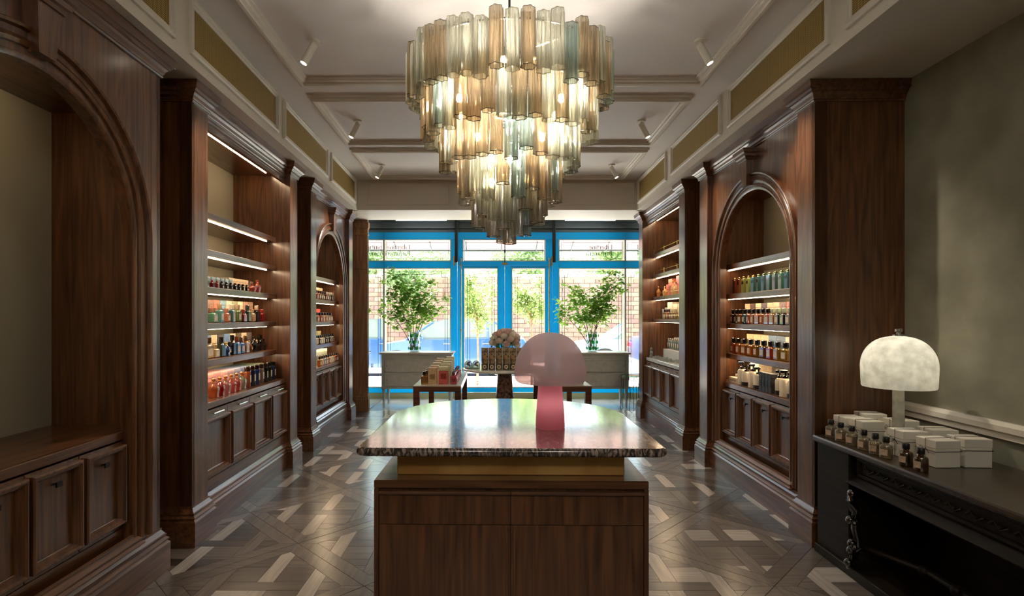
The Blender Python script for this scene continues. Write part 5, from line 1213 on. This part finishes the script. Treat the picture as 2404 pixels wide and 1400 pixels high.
def lettering(parent, lines, xr, z, size, name='lettering'):
    bb = B()
    for k, tx in enumerate(lines):
        pen = 0.0
        for ch_ in tx:
            g_, adv = GL[ch_]
            for pts, w in g_:
                n = len(pts); vs_ = []
                for i, p_ in enumerate(pts):
                    a, c_ = pts[max(i - 1, 0)], pts[min(i + 1, n - 1)]; d = Vector((c_[0] - a[0], c_[1] - a[1]))
                    d = d.normalized() if d.length > 1e-9 else Vector((1, 0)); nx, nz_ = -d.y * (w + .022) / 2, d.x * (w + .022) / 2
                    for sg_ in (1, -1):
                        for yy in (YF + .004, YF + .0055): vs_.append((xr - (pen + p_[0] + sg_ * nx) * size, yy, z - k * size * .95 + (p_[1] + sg_ * nz_) * size))
                fs = []
                for i in range(n - 1):
                    q0, q1 = i * 4, i * 4 + 4
                    fs += [(q0, q0 + 2, q1 + 2, q1), (q0 + 1, q1 + 1, q1 + 3, q0 + 3), (q0, q1, q1 + 1, q0 + 1), (q0 + 2, q0 + 3, q1 + 3, q1 + 2)]
                fs += [(0, 1, 3, 2), (n * 4 - 4, n * 4 - 2, n * 4 - 1, n * 4 - 3)]
                bb.add(vs_, fs)
            pen += adv
    return part(name, bb, 'black', parent)
lettering(w3, ['Libertine', 'Parfumerie'], P(963), 2.725, .118)
lettering(w5, ['Libertine', 'Parfumerie'], P(1438), 2.725, .118)
lettering(w1, ['R'], -1.72, .56, .10)

# ------------------------------------------------------------------ street
M['paving'] = plain('pale_paving', rgb(206, 196, 184), .8, noise=(3, rgb(224, 214, 202), .3, .7))
M['asphalt'] = plain('pale_asphalt', rgb(150, 148, 150), .9, noise=(5, rgb(170, 166, 166), .3, .7))  # pale grey road surface, lightly mottled
struct('pavement', B().box(-14, 14, YF + .16, 13.2, -.06, .02), 'paving')
struct('kerb', B().bbox(-14, 14, 13.2, 13.4, -.14, .03, .01), 'paving')
struct('road', B().box(-40, 40, 13.4, 20.2, -.20, -.12), 'asphalt')
struct('far_pavement', B().box(-40, 40, 20.2, 60, -.2, .0), 'paving')
# shop building either side and above, so the bay is lit only from the street side
struct('wall_facade', B().box(-9, -2.30, YF, YF + .3, -.1, 6).box(2.75, 9, YF, YF + .3, -.1, 6).box(-2.3, 2.75, YF, YF + .3, 3.6, 6), 'plaster')
struct('roof', B().box(-3.6, 3.6, -3.4, YF, 3.66, 3.8), 'plaster')
# awning
aw = empty('awning', 'pale canvas awning with dark ribs above the shopfront outside', 'awning', (.2, YF + .32, 3.25))
M['canvas'] = translucent('awning_canvas', rgb(168, 138, 134), rgb(170, 132, 128), .14, .8)
part('canvas', B().add([(-3.2, 0, .25), (3.2, 0, .25), (3.2, 1.45, -.30), (-3.2, 1.45, -.30)], [(0, 1, 2, 3)]), 'canvas', aw)
part('front_bar', B().tube([(-3.2, 1.47, -.33), (3.2, 1.47, -.33)], .028, 10), 'steel', aw)
for k in range(9): x = -3.0 + .75 * k; part('rib', B().tube([(x, 0, .22), (x, 1.45, -.33)], .014, 8), 'steel', aw)

# block wall across the street
wall = struct('wall_street', B().box(-16, 16, 21.15, 21.4, -.2, 3.02), plain('mortar', rgb(214, 196, 176), .9))
bmats = [plain('sandstone_block_%s' % n_, rgb(*c_), .9, noise=(6, rgb(*[min(255, v + 24) for v in c_]), .3, .7)) for n_, c_ in (('tan', (150, 114, 92)), ('rose', (144, 106, 92)), ('buff', (164, 128, 104)))]
random.seed(2)
bh, bw = .172, .42
bms = [mesh('block', B().bbox(-bw / 2 + .008, bw / 2 - .008, -.02, .12, .008, bh - .008, .008), m_) for m_ in bmats]
cand = []
for r_ in range(17):
    for c_ in range(-38, 38):
        x = c_ * bw + (bw / 2 if r_ % 2 else 0)
        if abs(x) < 15.6: cand.append((abs(x - .3) + (0 if r_ > 6 else 20), x, r_ * bh + .02))
cand.sort(); far = B(); fmi = []
for k, (q_, x, z) in enumerate(cand):
    j = random.randrange(3); dy = random.uniform(-.012, .008)
    if k < 300: put('block', bms[j], wall, (x, 21.1 + dy, z))
    else:
        n0 = len(far.f); far.box(x - bw / 2 + .008, x + bw / 2 - .008, 21.08 + dy, 21.2, z + .008, z + bh - .008); fmi += [j] * (len(far.f) - n0)
put('blocks_beyond', mesh('blocks_beyond', far, bmats, fm=fmi), wall, kind='stuff')
part('coping', B().bbox(-16, 16, 21.02, 21.45, 3.02, 3.12, .02), plain('stone_coping', rgb(200, 176, 154), .9), wall)
for k, x in enumerate((-2.35, -1.85, -1.40)):
    part('wall_vent', B().box(x - .05, x + .05, 21.05, 21.12, 2.26, 2.46), 'white' if k != 1 else 'bark', wall)

# street trees
def crown(c, rad, n, leaf, squash=.9, clumps=26, rnd=None):
    bb = B(); cl = []
    for _ in range(clumps):
        d = Vector((random.gauss(0, 1), random.gauss(0, 1), random.gauss(0, 1))).normalized() * rad * random.uniform(.35, .95); cl.append(Vector(c) + Vector((d.x, d.y, d.z * squash)))
    for i in range(n):
        p_ = random.choice(cl) + Vector((random.gauss(0, rad * .17), random.gauss(0, rad * .17), random.gauss(0, rad * .15))); s_ = leaf * random.uniform(.7, 1.4)
        d_ = Vector((random.uniform(-1, 1), random.uniform(-1, 1), random.uniform(-1, .4))).normalized(); e_ = d_.cross(Vector((random.uniform(-1, 1), random.uniform(-1, 1), .6))).normalized()
        bb.add([p_ - d_ * s_, p_ + e_ * s_ * .5, p_ + d_ * s_, p_ - e_ * s_ * .5], [(0, 1, 2, 3)])
    return bb, cl
def tree(name, label, base, trunk_h, rad, n, leaf, tr, lm, tm, squash=.95, group=None, clumps=26):
    t = empty(name, label, 'tree', base, 0, None, group)
    bb, cl = crown((0, 0, trunk_h + rad * .7), rad, n, leaf, squash, clumps)
    tk = B().tube([(0, 0, 0), (.02, .01, trunk_h * .5), (-.01, 0, trunk_h), (.0, 0, trunk_h + rad * .8)], tr, 10, tr * .5)
    for c_ in cl[:9]: tk.tube([(0, 0, trunk_h * .95), Vector((0, 0, trunk_h)).lerp(c_, .5) + Vector((0, 0, .05)), c_], tr * .35, 5, tr * .12)
    part('trunk', tk, tm, t, True); part('foliage', bb, lm, t, kind='stuff'); return t
random.seed(31)
for x, lb in ((-.315, 'slim street tree with pale trunk seen through the left shop door'), (.85, 'slim street tree with pale trunk seen through the right shop door'), (-3.9, 'slim street tree on the pavement beyond the left mirror'), (4.3, 'slim street tree on the pavement beyond the right mirror')):
    tree('street_tree', lb, (x, 11.7, .021), 1.42, .50, 2300, .036, .026, 'leaf_tree', 'trunk_pale', 1.15, 'slim trees outside the shop', 26)
random.seed(5)
for k, (x, y, h_, rd, lb) in enumerate([(-8.6, 24.2, 3.1, 2.0, 'broad green tree behind the block wall, far left'), (-3.2, 24.5, 3.4, 2.1, 'green tree behind the block wall, left of the doors'), (1.2, 24.0, 3.2, 2.0, 'green tree behind the block wall, beyond the doors'),
                                        (5.6, 25.0, 3.6, 2.0, 'thin tree behind the wall, right window'), (10.2, 24.6, 2.9, 2.0, 'dense green tree behind the wall, far right')]):
    tree('garden_tree', lb, (x, y, .0), h_ - 1.2, rd, 4200, .10, .14, 'leaf_far', 'bark', .85, 'trees behind the block wall', 34)

tree('garden_tree', 'low spreading tree in front of the block wall, left window', (-3.0, 19.4, 0), 2.30, 1.0, 2600, .075, .07, 'leaf_far', 'bark', .7, 'trees along the block wall', 26)
tree('garden_tree', 'small tree against the block wall, right of the right window', (5.6, 19.4, 0), 2.0, .95, 2000, .075, .07, 'leaf_far', 'bark', .9, 'trees along the block wall', 24)
# ------------------------------------------------------------------ parked cars
def car(label, cx_, yc, flip, paint, L=4.2, cat='car'):
    t = empty('car', label, cat, (cx_, yc, -.12), PI if flip else 0, None, 'cars parked in the street')
    # side outline, nose at -x; local y = across
    low = [(-2.10, .42), (-2.12, .62), (-2.02, .80), (-1.85, .88), (-1.05, 1.02), (1.55, 1.08), (1.98, 1.05), (2.10, .88), (2.11, .45), (1.95, .30), (-1.95, .28)]
    top = [(-1.08, 1.00), (-.72, 1.24), (-.38, 1.46), (-.05, 1.55), (.75, 1.56), (1.25, 1.46), (1.62, 1.24), (1.80, 1.06)]
    def loft(prof, halfw, nz=.0, lo=None):
        bb = B(); n = len(prof); vs_ = []
        ys = [(-halfw, .96), (-halfw * .93, 1.0), (halfw * .93, 1.0), (halfw, .96)]
        for y, sc__ in ys:
            for x, z in prof:
                vs_.append((x * (1 if abs(y) < halfw else .985), y, z if abs(y) < halfw else .55 + (z - .55) * sc__))
        fs = [tuple(range(n)), tuple(range(3 * n, 4 * n))]
        for r_ in range(3):
            for i in range(n): fs.append((r_ * n + i, r_ * n + (i + 1) % n, (r_ + 1) * n + (i + 1) % n, (r_ + 1) * n + i))
        return bb.add(vs_, fs)
    body = loft(low, .88)
    part('body', body, paint, t, True)
    # cabin: glass with roof and pillars
    def cab(prof, wb, wt, z0, z1, o_=0.0):
        bb = B(); n = len(prof)
        vs_ = []
        for s_ in (-1, 1):
            for x, z in prof:
                f_ = (z - z0) / (z1 - z0); vs_.append((x, s_ * (wb + (wt - wb) * f_ + o_), z + o_))
        fs = [tuple(range(n)), tuple(range(n, 2 * n))] + [(i, (i + 1) % n, n + (i + 1) % n, n + i) for i in range(n)]
        return bb.add(vs_, fs)
    M.setdefault('carglass', plain('car_glass', rgb(92, 108, 112), .06, .0, .9, 1.0))
    part('glasshouse', cab(top, .84, .62, 1.0, 1.56), 'carglass', t, True)
    rf = [(-.40, 1.46), (-.06, 1.552), (.75, 1.562), (1.26, 1.462)]
    part('roof', B().add([(x, s_ * (.64 + (1.56 - z) * .25), z + .008) for s_ in (-1, 1) for x, z in rf], [(0, 1, 5, 4), (1, 2, 6, 5), (2, 3, 7, 6)]), paint, t, True)
    for s_ in (-1, 1):
        wy = lambda z: s_ * (.84 + (.62 - .84) * (z - 1.0) / .56 + .008)
        for (xa, za), (xb, zb) in (((-1.06, 1.01), (-.38, 1.47)), ((.12, 1.03), (.16, 1.55)), ((1.78, 1.07), (1.24, 1.47)), ((1.05, 1.05), (1.02, 1.50))):
            part('pillar', B().tube([(xa, wy(za), za), (xb, wy(zb), zb)], .028, 6), paint, t)
        for hx_ in (.0, 1.0): part('handle', B().bbox(hx_ - .09, hx_ + .09, s_ * .885 - .012, s_ * .885 + .012, .90, .925, .004), 'chrome', t)
        part('mirror', B().bbox(-.74, -.60, min(s_ * .86, s_ * 1.02), max(s_ * .86, s_ * 1.02), 1.02, 1.14, .02), paint, t)
        part('headlight', B().bbox(-2.10, -1.86, min(s_ * .56, s_ * .86), max(s_ * .56, s_ * .86), .64, .76, .02), 'chrome', t)
        part('tail_light', B().bbox(2.02, 2.115, min(s_ * .60, s_ * .87), max(s_ * .60, s_ * .87), .74, .90, .02), cmat('gloss', 190, 30, 40), t)
        for wx in (-1.30, 1.32):
            w_ = part('wheel', B().lathe([(.20, -.10), (.29, -.10), (.315, -.07), (.315, .07), (.29, .10), (.20, .10)], 26).xf(Matrix.Translation((wx, s_ * .80, .315)) @ Matrix.Rotation(PI / 2, 4, 'X')), 'black', t, True)
            hub = B()
            for q_ in range(5):
                a = 2 * PI * q_ / 5; hub.tube([(wx, s_ * .905, .315), (wx + .20 * math.cos(a), s_ * .905, .315 + .20 * math.sin(a))], .022, 6)
            hub.tube([(wx + .205 * math.cos(2 * PI * i / 20), s_ * .905, .315 + .205 * math.sin(2 * PI * i / 20)) for i in range(21)], .014, 6)
            part('wheel_rim', hub, 'chrome', w_, True)
            arch_ = [(wx + .40 * math.cos(PI * i / 12), .34 + .40 * math.sin(PI * i / 12)) for i in range(13)]
            part('wheel_arch', B().tube([(x, s_ * .878, z) for x, z in arch_], .022, 6), 'black', t)
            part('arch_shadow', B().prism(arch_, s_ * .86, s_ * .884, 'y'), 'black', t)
    return t
M['car_blue'] = plain('steel_blue_car_paint', rgb(58, 98, 156), .22, .3, .6, 1.0)
M['car_pale'] = plain('pale_silver_car_paint', rgb(120, 146, 164), .22, .3, .6, 1.0)
car('steel blue hatchback parked outside the left shop window', -1.15, 14.85, False, 'car_blue')
car('pale silver-blue hatchback parked outside the right shop window', 4.35, 15.6, False, 'car_pale')
car('silver car parked farther along the road beyond the left mirror', -6.0, 14.9, False, 'car_pale')
